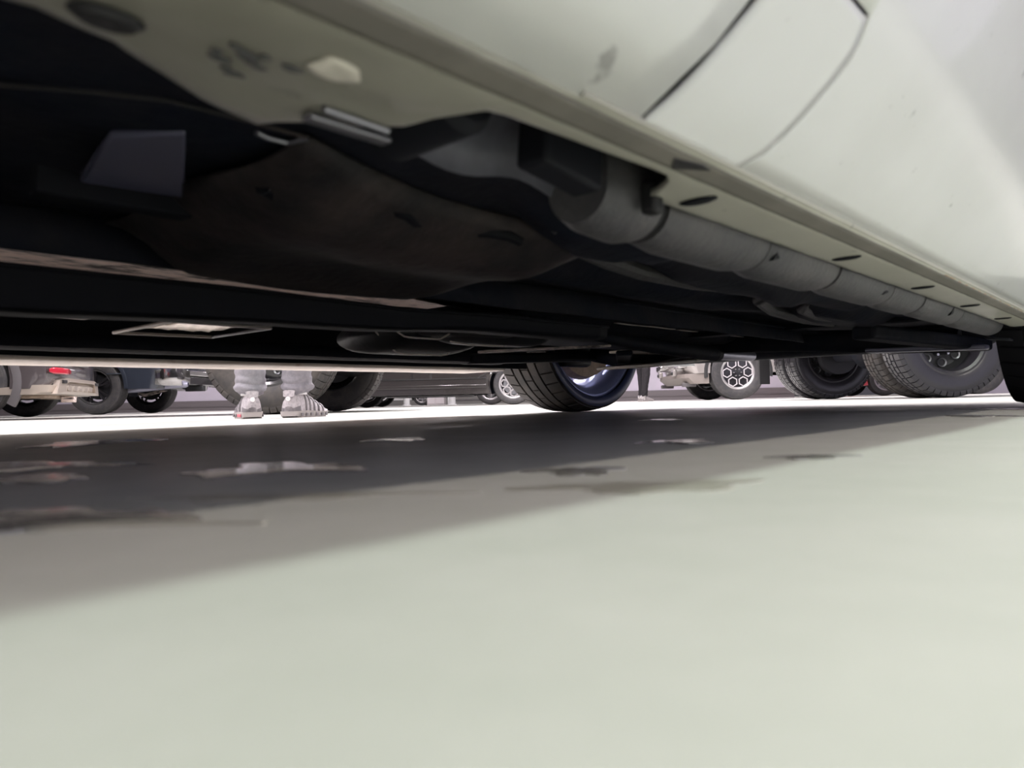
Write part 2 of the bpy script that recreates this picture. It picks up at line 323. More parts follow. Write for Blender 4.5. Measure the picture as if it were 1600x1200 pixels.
def rim_parts(style, rr, w):
    key = (style, rr, w)
    if key in RIM_CACHE: return RIM_CACHE[key]
    h = w/2; out = []
    lipm = {'hex6': M_ALLOY, 'hex7': M_ALLOY, 'alloy7': M_ALLOY, 'split5': M_BLKGL, 'dual': M_RUBG, 'steel': M_BLKGL, 'own': M_BARREL}[style]
    b = MB(); b.lathe([(-h*.86, rr+.012), (-h*.88, rr-.004), (-h*.80, rr-.022), (-h*.55, rr-.035), (h*.5, rr-.035), (h*.78, rr-.02), (h*.88, rr-.002), (h*.86, rr+.014), (h*.72, rr-.004), (h*.5, rr-.025), (-h*.5, rr-.025), (-h*.74, rr-.006)], 48, closed=True)
    out.append(('rim', b.mesh('rim', lipm)))
    bd = MB() if style != 'dual' else None
    if bd: bd.lathe([(h*.05, .02), (h*.05, rr*.72), (h*.2, rr*.72), (h*.2, .02)], 36)
    if bd: out.append(('brake_disc', bd.mesh('brake_disc', M_STEEL if style in ('hex7', 'alloy7') else M_DARKMETAL)))
    if style == 'hex6':
        p = MB(); p.lathe([(-h*.62, .001), (-h*.66, rr*.35), (-h*.70, rr*.95), (-h*.55, rr*.96), (-h*.5, rr*.35), (-h*.5, .001)], 48); out.append(('wheel_disc', p.mesh('wheel_disc', M_BLKGL)))
        for k in range(6):
            q = PI/3*k + PI/6; f = MB(); cx, cz = rr*.64*math.cos(q), rr*.64*math.sin(q)
            ring_poly(f, hexpts(cx, cz, rr*.31, q+PI/6), hexpts(cx, cz, rr*.25, q+PI/6), -h*.80, -h*.55); out.append(('spoke_frame', f.mesh('spoke_frame', M_ALLOYB)))
            g = MB(); ring_poly(g, hexpts(cx, cz, rr*.25, q+PI/6), hexpts(cx, cz, rr*.1, q+PI/6), -h*.66, -h*.6); out.append(('pocket', g.mesh('pocket', M_BLK)))
            n = MB(); n.lathe([(-h*.9, .001), (-h*.9, rr*.032), (-h*.6, rr*.036)], 8, (rr*.22*math.cos(q), 0, rr*.22*math.sin(q))); out.append(('lug_nut', n.mesh('lug_nut', M_ALLOY)))
        r = MB(); r.lathe([(-h*.78, rr*.925), (-h*.82, rr*.95), (-h*.78, rr*.985), (-h*.6, rr*.985), (-h*.6, rr*.925)], 48); out.append(('outer_ring', r.mesh('outer_ring', M_ALLOYB)))
    elif style in ('hex7', 'alloy7'):
        nsp = 7
        hub = MB(); hub.lathe([(-h*.74, .001), (-h*.78, rr*.12), (-h*.72, rr*.26), (-h*.55, rr*.30), (-h*.4, rr*.28), (-h*.4, .001)], 32); out.append(('hub', hub.mesh('hub', M_ALLOY)))
        for k in range(nsp):
            q = 2*PI*k/nsp + 0.2
            f = MB(); cx, cz = rr*.62*math.cos(q), rr*.62*math.sin(q)
            if style == 'hex7':
                ring_poly(f, hexpts(cx, cz, rr*.33, q), hexpts(cx, cz, rr*.225, q), -h*.78, -h*.5)
            else:
                d = Vector((math.cos(q), 0, math.sin(q))); s_ = Vector((-math.sin(q), 0, math.cos(q)))
                pl = [(rr*.2, rr*.06), (rr*.95, rr*.10), (rr*.95, -rr*.10), (rr*.2, -rr*.06)]
                f.prism(pl, lambda u, v: d*u + s_*v + Vector((0, -h*.74, 0)), lambda u, v: d*u + s_*v + Vector((0, -h*.45, 0)))
            out.append(('spoke', f.mesh('spoke', M_ALLOY)))
            if k < 5:
                q2 = 2*PI*k/5; n = MB(); n.lathe([(-h*.82, .001), (-h*.82, rr*.035), (-h*.6, rr*.04)], 8, (rr*.17*math.cos(q2), 0, rr*.17*math.sin(q2))); out.append(('lug_nut', n.mesh('lug_nut', M_CHROME)))
    elif style == 'split5':
        hub = MB(); hub.lathe([(-h*.70, .001), (-h*.74, rr*.1), (-h*.66, rr*.2), (-h*.45, rr*.22), (-h*.45, .001)], 24); out.append(('hub', hub.mesh('hub', M_BLKGL)))
        for k in range(5):
            for e in (-1, 1):
                q = 2*PI*k/5 + 0.35 + e*0.17; d = Vector((math.cos(q), 0, math.sin(q))); s_ = Vector((-math.sin(q), 0, math.cos(q)))
                pl = [(rr*.15, rr*.05), (rr*.97, rr*.065), (rr*.97, -rr*.065), (rr*.15, -rr*.05)]
                f = MB(); f.prism(pl, lambda u, v: d*u + s_*v + Vector((0, -h*.72, 0)), lambda u, v: d*u + s_*v + Vector((0, -h*.45, 0))); out.append(('spoke', f.mesh('spoke', M_BLKGL)))
                pl2 = [(rr*.3, e*rr*.045), (rr*.95, e*rr*.062), (rr*.95, e*rr*.035), (rr*.3, e*rr*.02)]
                f = MB(); f.prism(pl2, lambda u, v: d*u + s_*v + Vector((0, -h*.735, 0)), lambda u, v: d*u + s_*v + Vector((0, -h*.70, 0))); out.append(('spoke_edge', f.mesh('spoke_edge', M_CHROME)))
            q2 = 2*PI*k/5; n = MB(); n.lathe([(-h*.80, .001), (-h*.80, rr*.035), (-h*.6, rr*.04)], 8, (rr*.14*math.cos(q2), 0, rr*.14*math.sin(q2))); out.append(('lug_nut', n.mesh('lug_nut', M_CHROME)))
    elif style == 'dual':
        p = MB(); p.lathe([(-h*.70, rr*.93), (h*.1, rr*.86), (h*.55, rr*.74), (h*.62, rr*.62), (h*.55, rr*.40), (h*.30, rr*.34), (-h*.3, rr*.30), (-h*.5, rr*.22), (-h*.5, .001)], 48); out.append(('wheel_dish', p.mesh('wheel_dish', M_BLK)))
        for k in range(8):
            q = 2*PI*k/8 + 0.32; c = (rr*.62*math.cos(q), 0, rr*.62*math.sin(q))
            f = MB(); f.lathe([(h*.50, rr*.105), (h*.45, rr*.14), (h*.62, rr*.15), (h*.62, rr*.105)], 20, c, closed=True); out.append(('hand_hole_ring', f.mesh('hand_hole_ring', M_STEEL)))
            g = MB(); g.disc(h*.56, rr*.11, 20, c); out.append(('hand_hole', g.mesh('hand_hole', M_BLK)))
            n = MB(); n.lathe([(h*.2, .001), (h*.2, rr*.04), (h*.6, rr*.045)], 8, (rr*.40*math.cos(q+.39), 0, rr*.40*math.sin(q+.39))); out.append(('lug_nut', n.mesh('lug_nut', M_STEEL)))
    elif style == 'steel':
        p = MB(); p.lathe([(-h*.45, rr*.95), (-h*.25, rr*.80), (-h*.35, rr*.5), (-h*.5, rr*.34), (-h*.65, rr*.30), (-h*.65, rr*.15), (-h*.85, rr*.14), (-h*.85, .001)], 40); out.append(('wheel_disc', p.mesh('wheel_disc', M_BLKGL)))
        for k in range(8):
            q = 2*PI*k/8; n = MB(); n.lathe([(-h*.85, .001), (-h*.85, rr*.045), (-h*.55, rr*.05)], 8, (rr*.24*math.cos(q), 0, rr*.24*math.sin(q))); out.append(('lug_nut', n.mesh('lug_nut', M_CHROME)))
            f = MB(); f.lathe([(-h*.36, rr*.06), (-h*.40, rr*.10), (-h*.3, rr*.11)], 16, (rr*.62*math.cos(q+.2), 0, rr*.62*math.sin(q+.2))); out.append(('hand_hole_ring', f.mesh('hand_hole_ring', M_STEEL)))
    elif style == 'own':
        hub = MB(); hub.lathe([(-h*.74, .001), (-h*.72, rr*.25), (-h*.4, rr*.25), (-h*.4, .001)], 32); out.append(('hub', hub.mesh('hub', M_ALLOY)))
        for k in range(10):
            q = 2*PI*k/10; d = Vector((math.cos(q), 0, math.sin(q))); s_ = Vector((-math.sin(q), 0, math.cos(q)))
            pl = [(rr*.2, rr*.06), (rr*.95, rr*.08), (rr*.95, -rr*.08), (rr*.2, -rr*.06)]
            f = MB(); f.prism(pl, lambda u, v: d*u + s_*v + Vector((0, -h*.74, 0)), lambda u, v: d*u + s_*v + Vector((0, -h*.55, 0))); out.append(('spoke', f.mesh('spoke', M_ALLOY)))
    RIM_CACHE[key] = out
    return out
def wheel(parent, loc, outward, R, w, rr, rim, tread, tyre_mat, spin=0.0):
    """outward: +1 when the outer face looks along local -Y, -1 when it looks along +Y"""
    k = ('m', tread, R, w, rr, tyre_mat.name)
    if k not in TYRE_CACHE:
        me = tyre_mesh(tread, R, w, rr).copy(); me.materials.clear(); me.materials.append(tyre_mat); TYRE_CACHE[k] = me
    t = link('wheel', TYRE_CACHE[k], parent, loc); t.rotation_mode = 'ZYX'
    t.rotation_euler = (0, spin, 0 if outward > 0 else PI)
    t.rotation_mode = 'XYZ'
    t.rotation_euler = (0, spin, 0 if outward > 0 else PI)
    for nm, me in rim_parts(rim, rr, w):
        link(nm, me, t)
    return t

# ------------------------------------------------------------------ the white car overhead (local: x along the car, y across from the camera's side, z up)
CAR = thing('white_car', 'dirty white car seen from beneath, its sill and black underside over the camera', 'car', (0, 0, 0), CA)
PROF = [(0.05, .85), (.03, .65), (.035, .5), (.06, .38), (.11, .27), (.165, .205), (.2, .178)]
def spline(T, n):
    out = []
    for i in range(len(T)-1):
        p0, p1, p2, p3 = T[max(i-1, 0)], T[i], T[i+1], T[min(i+2, len(T)-1)]
        for k in range(n):
            t = k/n
            out.append(tuple(0.5*((2*p1[j]) + (-p0[j]+p2[j])*t + (2*p0[j]-5*p1[j]+4*p2[j]-p3[j])*t*t + (-p0[j]+3*p1[j]-3*p2[j]+p3[j])*t**3) for j in range(2)))
    out.append(T[-1]); return out
SPL = spline(PROF, 6)
def prof_b(z):
    for (b0, z0), (b1, z1) in zip(SPL, SPL[1:]):
        if z1 <= z <= z0: return b0 + (b1-b0)*(z0-z)/max(1e-6, z0-z1)
    return SPL[-1][0] if z < SPL[-1][1] else SPL[0][0]
WX, WR = 2.25, 0.325           # rear axle station, wheel radius
FX = -0.45
def arch_z(a):
    for x in (FX, WX):
        d = abs(a - x)
        if d < 0.385: return WR + math.sqrt(0.385**2 - d*d)
    return 0
def side_panel(name, lo, hi, z0, z1, side=0, nz=22, na=14):
    """lo(z), hi(z): the panel's two ends along the car"""
    mb = MB(); P = []
    for i in range(na+1):
        row = []
        for k in range(nz+1):
            z = z0 + (z1-z0)*k/nz
            a = lo(z) + (hi(z)-lo(z))*i/na
            zz = max(z, min(arch_z(a), 0.84))
            b = prof_b(zz)
            nose = max(0, -0.75 - a)**2*0.9 + max(0, a - 2.75)**2*1.2
            row.append((a, (b + nose) if side == 0 else 1.86 - b - nose, zz))
        P.append(row)
    mb.grid(P)
    o = part(name, mb, M_WHITE, CAR, True, 50)
    q = o.modifiers.new('s', 'SOLIDIFY'); q.thickness = 0.003; q.offset = 0
    return o
s1 = lambda z: lerp(z, [(.178, .329), (.19, .334), (.226, .345), (.3, .352), (.85, .33)])
s2 = lambda z: lerp(z, [(.178, .438), (.188, .4505), (.203, .455), (.222, .459), (.237, .460), (.249, .449)])
G1, G2 = 0.0024, 0.0008
side_panel('door_panel', lambda z: -0.05, lambda z: s1(z) - G1, .178, .85)
side_panel('front_fender', lambda z: -1.2, lambda z: -0.054, .178, .85, na=40)
side_panel('mud_guard', lambda z: s1(z) + G1, lambda z: s2(z) - G2, .178, .2485)
def rear_quarter():
    def pt(a, z):
        zz = max(z, min(arch_z(a), 0.84)); return (a, prof_b(zz) + max(0, a - 2.75)**2*1.2, zz)
    zc = .2505; c = s2(zc) + G2; mb = MB()
    mb.grid([[pt((s2(z) + G2) + (3.02 - s2(z) - G2)*(i/120)**1.4, z) for z in [.178 + (zc - .178)*k/8 for k in range(9)]] for i in range(121)])
    zs = [zc + (.85 - zc)*(k/20)**1.2 for k in range(21)]
    mb.grid([[pt(s1(z) + G1 + (c - s1(z) - G1)*i/16, z) for z in zs] for i in range(17)])
    mb.grid([[pt(c + (3.02 - c)*(i/120)**1.4, z) for z in zs] for i in range(121)])
    o = part('rear_quarter', mb, M_WHITE, CAR, True, 50)
    bm = bmesh.new(); bm.from_mesh(o.data); bmesh.ops.remove_doubles(bm, verts=bm.verts, dist=1e-5); bmesh.ops.recalc_face_normals(bm, faces=bm.faces); bm.to_mesh(o.data); bm.free()
    o.data.shade_smooth()
    q = o.modifiers.new('s', 'SOLIDIFY'); q.thickness = .003; q.offset = 0
rear_quarter()
side_panel('far_side_panel', lambda z: -1.2, lambda z: 3.02, .178, .85, side=1, na=120)
# dark liner right behind the panel gaps, floor shell and body above
mb = MB(); P = []
for a in [-0.04 + 1.9*i/30 for i in range(31)]:
    P.append([(a, b + 0.007, z) for b, z in SPL[2:-2]] + [(a, 0.19, .19)])
mb.grid(P); part('inner_liner', mb, M_BLK, CAR)
mb = MB(); mb.bx(-0.03, 1.86, 0.30, 1.70, 0.29, 0.50); mb.bx(-1.1, -0.03, 0.48, 1.38, 0.27, 0.55); mb.bx(1.86, 2.9, 0.48, 1.38, 0.27, 0.55)
part('floor_structure', mb, M_UNDER, CAR, False)

ZS = [(.2, .178), (.2155, .1738), (.2165, .1728), (.25, .1725), (.259, .1735), (.275, .1745), (.34, .176)]
INN = [(-.06, .30), (.06, .283), (.087, .278), (.114, .285), (.144, .304), (.170, .316), (.194, .324), (.21, .302), (.23, .290), (.2405, .274), (.243, .256), (.252, .2305), (.262, .2275), (.282, .2265), (.34, .2245), (.398, .2225), (.412, .229), (.426, .245), (.434, .256), (.46, .259), (1.86, .259)]
sa = sorted(set([-.06 + .02*i for i in range(4)] + [x for x, _ in INN] + [.02*i + .06 for i in range(90)]))
def zsill(a, b):
    return lerp(b, ZS) + (0.0012*vnoise(a*40, b*60) if a < .25 else 0.0004*vnoise(a*30, b*50))
mb = MB()
mb.grid([[(a, .2 + (lerp(a, INN) - .2)*k/14, zsill(a, .2 + (lerp(a, INN) - .2)*k/14)) for k in range(15)] for a in sa if a <= 1.86])
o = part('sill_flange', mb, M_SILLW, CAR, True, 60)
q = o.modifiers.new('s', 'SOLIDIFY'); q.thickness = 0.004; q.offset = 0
# raised bead along the sill's lower edge and the flaking rust on it further along
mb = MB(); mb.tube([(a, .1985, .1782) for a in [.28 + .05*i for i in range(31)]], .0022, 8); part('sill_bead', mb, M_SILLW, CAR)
mb = MB(); P = []
for i in range(40):
    a = 1.0 + 0.75*i/39; wv = 0.5 + 0.5*vnoise(a*30, 1)
    P.append([(a, .199 + .014*t*wv + .001, lerp(.199 + .014*t*wv, ZS) - .0016 - .0012*vnoise(a*90, t*5)) for t in (0, .33, .66, 1)])
mb.grid(P); part('rust_scab', mb, M_TAN, CAR, solid=.001)
def plug(name, a, b, ra, rb, m, dz=0.0015, n=20):
    mb = MB(); P = []
    for k in range(5):
        P.append([(a + ra*k/4*math.cos(2*PI*j/n), b + rb*k/4*math.sin(2*PI*j/n), lerp(b + rb*k/4*math.sin(2*PI*j/n), ZS) - .002 - dz*(1 if k < 4 else .3)) for j in range(n)])
    mb.grid(P, cv=True); return part(name, mb, m, CAR, solid=.0012)
for a in (.4635, .762, 1.05, 1.333, 1.62):
    plug('drain_plug', a, .236, .0065, .0135, M_SMOOTH)
mb = MB(); mb.grid([[(a, .2015 + .0135*t, lerp(.2015 + .0135*t, ZS) - .0028 - .0003*vnoise(a*60, t*4)) for t in (0, .2, .4, .6, .8, 1)] for a in [.06 + .02*i for i in range(90)]])
part('sill_dark_band', mb, mat('brown_grey_band', (.155, .145, .122), .7, col2=(.21, .195, .165), nscale=9), CAR, solid=.001)  # thin brown-grey band along the sill's outer edge
plug('drain_plug', .1035, .264, .012, .008, M_BLK, .003)
mb = MB(); mb.prism([(.379, .2065), (.388, .2135), (.416, .2035), (.405, .2025)], lambda a, b: (a, b, lerp(b, ZS) - .0042), lambda a, b: (a, b, lerp(b, ZS) - .0006)); part('drain_slot', mb, M_BLK, CAR, False)
def blot(name, a, b, ra, rb, m, seed, dz=.0013, w=1.0):
    mb = MB(); n = 24
    mb.grid([[(a + ra*k/3*(1 + w*.3*math.sin(3*q + seed) + w*.2*math.sin(5*q + 2*seed))*math.cos(q), b + rb*k/3*(1 + w*.3*math.sin(2*q + seed*1.3))*math.sin(q), zsill(a + ra*k/3*math.cos(q), b + rb*k/3*math.sin(q)) - .0022 - dz*(1 if k < 3 else .6)) for q in [2*PI*j/n for j in range(n)]] for k in range(4)], cv=True)
    return part(name, mb, m, CAR, solid=.0008)
M_MARK = mat('dark_scrape', (.10, .10, .10), .7); M_LIGHTSPOT = mat('painted_light_spot', (.74, .70, .60), .5)
for i in range(11):
    blot('scrape_mark', .140 + .026*random.random(), .250 + .028*random.random(), .0018 + .003*random.random(), .0012 + .0015*random.random(), M_MARK, i*1.7)
blot('light_spot', .1794, .2425, .011, .0085, M_LIGHTSPOT, .4, w=.3)  # spot of reflected light on the sill, painted as a paler patch
# dents and scrapes on the sill: two clips of bent trim
mb = MB(); mb.tube([(.1995, .2794, .1705), (.2185, .2793, .1702), (.2368, .2808, .1705)], .0019, 8); part('trim_clip', mb, M_STEEL, CAR)
mb = MB(); mb.box((.2195, .2878, .1685), (.046, .0075, .003)); part('trim_clip', mb, M_STEEL, CAR, bevel=.001)
# recess in the sill: grey inner panel, black bracket
mb = MB(); P = []
for i in range(21):
    a = .235 + .215*i/20
    P.append([(a, .262 + .052*(1 - k/8), .256 - (.078)*(1 - (k/8))**1.6 + 0.004*math.sin(a*55)) for k in range(9)])
mb.grid(P); part('recess_wall', mb, mat('grey_recess_paint', (0.135, 0.137, 0.165), 0.45, col2=(.095, .097, .115), nscale=18), CAR, solid=.002)
mb = MB(); mb.bx(.235, .45, .225, .30, .258, .262); part('recess_roof', mb, M_UNDER, CAR, False)
R_ = Matrix.Rotation(.12, 3, 'Y')
mb = MB(); mb.box((.358, .268, .190), (.056, .022, .044), R_); part('jack_bracket', mb, M_SMOOTH, CAR, bevel=.003)
mb = MB(); mb.box((.361, .256, .2055), (.068, .012, .008), R_); part('bracket_lip', mb, M_SMOOTH, CAR, bevel=.002)
mb = MB(); mb.tube([(.356, .252, .197), (.356, .2555, .197)], .004, 10); part('bolt', mb, M_STEEL, CAR)
mb = MB(); mb.lathe([(-.03, .001), (-.03, .018), (-.024, .023), (.03, .024), (.03, .001)], 24, (.268, .285, .195)); part('rubber_bung', mb, M_SMOOTH, CAR)
mb = MB(); mb.bx(.432, .444, .250, .262, .160, .182); part('bracket_end', mb, M_BLK, CAR, bevel=.003)
# segmented grey undercover rail beside the sill
def rail(a0, a1, r0, r1, nm='undercover_rail', m=None):
    mb = MB(); Rg = []
    n = max(4, int((a1-a0)/.03))
    for i in range(n+1):
        t = i/n; a = a0 + (a1-a0)*t; r = r0 + (r1-r0)*t; e = min(1, min(t, 1-t)*n*0.6 + .86)
        Rg.append([(a, .292 + r*e*math.cos(PI + PI*k/14)*1.02, .1785 + r*e*.98*math.sin(PI + PI*k/14)) for k in range(15)] + [(a, .292 + r, .205), (a, .292 - r*.9, .205)])
    mb.rings(Rg); return part(nm, mb, m or M_GREYP, CAR, True, 40)
rail(.405, .470, .027, .031); rail(.481, .655, .030, .0305); rail(.657, .838, .0305, .0300); rail(.849, 1.05, .0285, .0285); rail(1.052, 1.203, .0285, .0285); rail(1.214, 1.47, .0275, .027); rail(1.472, 1.85, .027, .026)
rail(.41, 1.84, .0235, .022, 'rail_core', M_BLK)
for pts in ([(.52, .400), (.597, .433), (.68, .455), (.775, .470), (.90, .468), (1.05, .452)], [(1.06, .43), (1.09, .446), (1.14, .485), (1.30, .53), (1.50, .548), (1.68, .553)], [(1.25, .45), (1.32, .485), (1.45, .505), (1.62, .51)]):
    mb = MB(); mb.tube([(a, b, .188) for a, b in pts], [.004] + [.009]*(len(pts)-2) + [.004], 10); part('pressed_rib', mb, mat('worn_underseal', (.055, .053, .054), .6, bump=.3, bscale=90), CAR)
for a in (.664, 1.0, 1.36):
    mb = MB(); mb.prism([(0, 0), (.016, .004), (.012, .016)], lambda u, v: (a + u, .268 - v*.3, .160 + v), lambda u, v: (a + u, .276 - v*.3, .160 + v)); part('rail_clip', mb, M_SMOOTH, CAR)
# floor pan with pressed ribs
def strip(name, prof, m, a0=-.05, a1=1.95, na=40, amp=0.0, solid=.004, fz=None, fb=None):
    mb = MB(); P = []
    for i in range(na+1):
        a = a0 + (a1-a0)*i/na
        P.append([(a, b + (fb(a) if fb else 0), z + amp*vnoise(a*9, b*14) + (fz(a, b) if fz else 0)) for b, z in prof])
    mb.grid(P); return part(name, mb, m, CAR, True, 40, solid=solid)
def pan_z(a, b):
    z = 0
    for ca, cb, ra, rb, hh in ((.62, .40, .16, .05, -.030), (.95, .44, .26, .05, -.026), (1.25, .42, .25, .045, -.022), (1.0, .58, .5, .05, -.02), (1.55, .5, .3, .08, -.03)):
        d = math.hypot((a-ca)/ra, (b-cb)/rb)
        if d < 1: z += hh*min(1, (1-d)*2.2)
    return z
strip('floor_pan', [(.318 + .0134*k, .212 + .012*math.sin(k*.5)*min(1, k/6)*.3) for k in range(31)], M_UNDER, na=120, amp=.0015, fz=pan_z)
# rear-left bulge: big plastic shield
mb = MB(); P = []
for i in range(25):
    u = i/24
    row = []
    for k in range(17):
        v = k/16
        a = .27 + .40*u; b = .395 + .30*v + .05*math.sin(u*3.0)
        eg = min(1, min(u, 1-u)*6)*min(1, min(v*3, (1-v)*7))
        row.append((a, b, .205 - .036*math.sin(min(1, eg)*PI/2) - .004*math.sin(v*9)))
    P.append(row)
mb.grid(P); part('heat_shield', mb, M_BROWN, CAR, solid=.003)
mb = MB(); mb.tube([(.285 + .02*i, .47 + .012*math.sin(i*.9), .192 - .002*math.sin(i)) for i in range(14)], .006, 8); part('fuel_pipe', mb, M_SMOOTH, CAR)
strip('dark_step', [(.725, .225), (.722, .20), (.715, .1743)], M_UNDER, amp=.001)
mb = MB(); P = []
for i in range(91):
    a_ = -.05 + 1.36*i/90; nb = 1.12 + .155*max(0, (a_ - .62)/.69)
    P.append([(a_, nb + (1.302 - nb)*k/8, .2785 - .0180*((nb + (1.302 - nb)*k/8) - 1.12)/.18 + .0012*vnoise(a_*14, k*.8) + .0006*vnoise(a_*45, k*2.1)) for k in range(9)])
mb.grid(P); part('rusty_floor_strip', mb, M_RUSTGL, CAR, solid=.003)
mb = MB(); mb.tube([(a, 1.300, .2598 + .0005*vnoise(a*30, 2)) for a in [-.05 + .03*i for i in range(45)]], .0012, 6); part('strip_edge', mb, M_BRIGHTEDGE, CAR)
strip('chassis_rail', [(.772, .1715), (.778, .1700), (.780, .155), (.782, .1365), (.790, .1345), (.835, .1345), (.842, .140), (.845, .1715)], M_SMOOTH, a0=-.05, a1=1.16, fz=lambda a, b: ((.0165*min(1, max(0, a-.25)/.55)) if .781 < b < .844 else 0) - .0045*max(0, 1 - abs(a-.66)/.2))
strip('tunnel_roof', [(.722, .268), (.9, .287), (1.10, .287), (1.115, .280)], M_UNDER, a0=-.05, a1=1.3)
strip('seam_flange', [(.948, .2125), (.965, .2142)], M_BRIGHTEDGE, a0=1.46, a1=1.72, na=14, amp=.001, solid=.002)
strip('seam_flange', [(.948, .2125), (.965, .2142)], M_BRIGHTEDGE, a0=1.745, a1=1.86, na=8, amp=.001, solid=.002)
strip('seam_flange', [(.948, .2125), (.965, .2142)], M_BRIGHTEDGE, a0=1.88, a1=2.25, na=14, amp=.001, solid=.002)
strip('tunnel_cover', [(.715, .205), (.80, .209), (.96, .2165), (.97, .205), (1.0, .197), (1.35, .20)], M_UNDER, a0=1.1, a1=2.1, amp=.001)
strip('rusty_floor_strip', [(1.09, .1725), (1.15, .178), (1.30, .188)], M_RUST, a0=-.05, a1=.47, na=30, amp=.0015)
strip('far_floor_pan', [(1.303, .261), (1.306, .268), (1.45, .264), (1.585, .258), (1.588, .2), (1.59, .146)], M_SMOOTH, a0=-.05, a1=1.9, amp=.001)
strip('inner_far_rail', [(1.50, .180), (1.503, .158), (1.52, .1535), (1.56, .155), (1.57, .18)], M_UNDER, a0=-.05, a1=1.7, amp=.0006)
strip('far_sill', [(1.645, .150), (1.652, .1442), (1.67, .1436), (1.76, .1432), (1.83, .1432), (1.85, .147), (1.852, .156)], M_FARSILL, a0=-.05, a1=1.86, na=60, amp=.0006)
strip('far_seam', [(1.594, .1525), (1.597, .1500)], M_RUST, a0=.75, a1=1.8, na=20, amp=.0008, solid=.002)
# left: seam flange and a smooth box under the floor
mb = MB(); mb.tube([(.0, .475, .203), (.06, .455, .202), (.12, .43, .201), (.150, .408, .2005), (.182, .390, .2), (.22, .387, .2), (.263, .386, .2)], .0013, 8); part('pressed_seam', mb, M_BROWN, CAR)
mb = MB(); mb.tube([(.2385, .3996, .2), (.2482, .402, .1995), (.2605, .4008, .1995), (.2647, .3871, .2)], .0018, 8); part('wire_clip', mb, M_STEEL, CAR)
mb = MB(); mb.prism([(.206, .575), (.188, .477), (.218, .443), (.277, .567)], lambda a, b: (a, b, .2045 - (b-.44)*.03), lambda a, b: (a, b, .209)); part('access_plate', mb, mat('gloss_grey_plate', (0.13, 0.13, 0.19), 0.25), CAR, bevel=.002)
mb = MB(); mb.bx(.18, .29, .578, .596, .190, .212); part('plate_lip', mb, M_SMOOTH, CAR, bevel=.002)
# window-like bracket frame beyond the chassis rail
fr = [(.505, 1.275), (.503, 1.068), (.662, 1.075), (.664, 1.265)]
for i in range(4):
    p, q = fr[i], fr[(i+1) % 4]
    mb = MB(); mb.tube([(p[0], p[1], .1655), (q[0], q[1], .1655)], .0028, 6); part('frame_edge', mb, M_BRIGHTEDGE if i != 2 else M_STEEL, CAR)
mb = MB(); mb.grid([[(.535 + .11*i/8, 1.10 + .14*k/8, .1715 + .001*(k/8) + .0015*vnoise(i*1.3, k*.9)) for k in range(9)] for i in range(9)]); part('bare_metal_patch', mb, mat('bare_bright_metal', (.85, .70, .58), .22, 1.0), CAR, solid=.002)
mb = MB(); mb.tube([(.555, 1.06, .180), (.555, 1.066, .166)], .005, 8); part('bolt', mb, M_BRIGHTEDGE, CAR)
# mufflers, tank and pipes towards the back of the car
def can(name, a0, a1, b, z, ry, rz, m, rim=True):
    mb = MB(); Rg = []
    n = 14
    for i in range(n+1):
        t = i/n; e = min(1, math.sqrt(max(0.02, 1 - (2*t-1)**8)))
        Rg.append([(a0 + (a1-a0)*t, b + ry*e*math.cos(2*PI*k/28), z + rz*e*math.sin(2*PI*k/28)) for k in range(28)])
    mb.rings(Rg); o = part(name, mb, m, CAR, True, 50)
    if rim:
        f = MB(); f.grid([[(a0 + (a1-a0)*(.05 + .9*i/20) , b + (ry+.004)*math.cos(PI + PI*(.25+.5*k/4)) * (.55 if 0 else 1), z + 0*k) for k in range(2)] for i in range(3)])
    return o
can('muffler', .93, 1.19, 1.20, .176, .115, .033, M_DARKMETAL)
can('muffler', .96, 1.16, 1.02, .190, .10, .026, M_DARKMETAL)
mb = MB()
for i in range(2):
    pass
def lip(name, pts, r=.0016):
    mb = MB(); mb.tube(pts, r, 6); return part(name, mb, M_BRIGHTEDGE, CAR)
def arc_pts(b, z0, dz, a0, a1, n=14):
    return [(a0 + (a1-a0)*i/n, b, z0 - dz*min(1, math.sin(PI*i/n)*1.5)) for i in range(n+1)]
lip('muffler_seam', arc_pts(1.15, .181, .041, .93, 1.17))
lip('muffler_seam', arc_pts(1.00, .173, .017, .84, .99))
lip('tank_seam', [(1.02, 1.04, .158)] + [(1.05 + .02*i, 1.02, .151 + .0004*i) for i in range(6)])
mb = MB(); P = []
for i in range(19):
    u = i/18; e = math.sqrt(max(.0, 1 - abs(2*u-1)**6))
    P.append([(.98 + .33*u, .985 + .12*k/10, .218 - (.062)*e*math.sqrt(max(.02, 1 - abs(2*k/10-1)**4))) for k in range(11)])
mb.grid(P); part('tank', mb, mat('dark_tank_plastic', (.030, .030, .036), .38), CAR, solid=.003)
def bar(name, p, q, w, h, m, bevel=.003, label=None):
    p, q = Vector(p), Vector(q); d = (q-p); L = d.length; d.normalize(); x = Vector((-d.y, d.x, 0)).normalized(); zz = d.cross(x)
    R = Matrix((d, x, zz)).transposed()
    mb = MB(); mb.box((p+q)/2, (L, w, h), R); return part(name, mb, m, CAR, bevel=bevel)
bar('brace', (1.17, 1.10, .147), (1.55, 1.04, .170), .03, .006, M_RUST)
mb = MB(); mb.tube([(1.40, 1.02, .195), (1.75, 1.03, .176), (2.02, 1.04, .172), (2.12, 1.04, .170)], [.012, .018, .022, .022], 16); part('exhaust_pipe', mb, M_UNDER, CAR)
mb = MB(); mb.tube([(2.13, 1.04, .170), (2.40, 1.05, .172)], [.0185, .0165], 16); part('exhaust_tail', mb, M_EXH, CAR)
mb = MB(); mb.tube([(2.11, 1.04, .170), (2.135, 1.04, .170)], .0225, 16); part('exhaust_clamp', mb, M_SMOOTH, CAR)
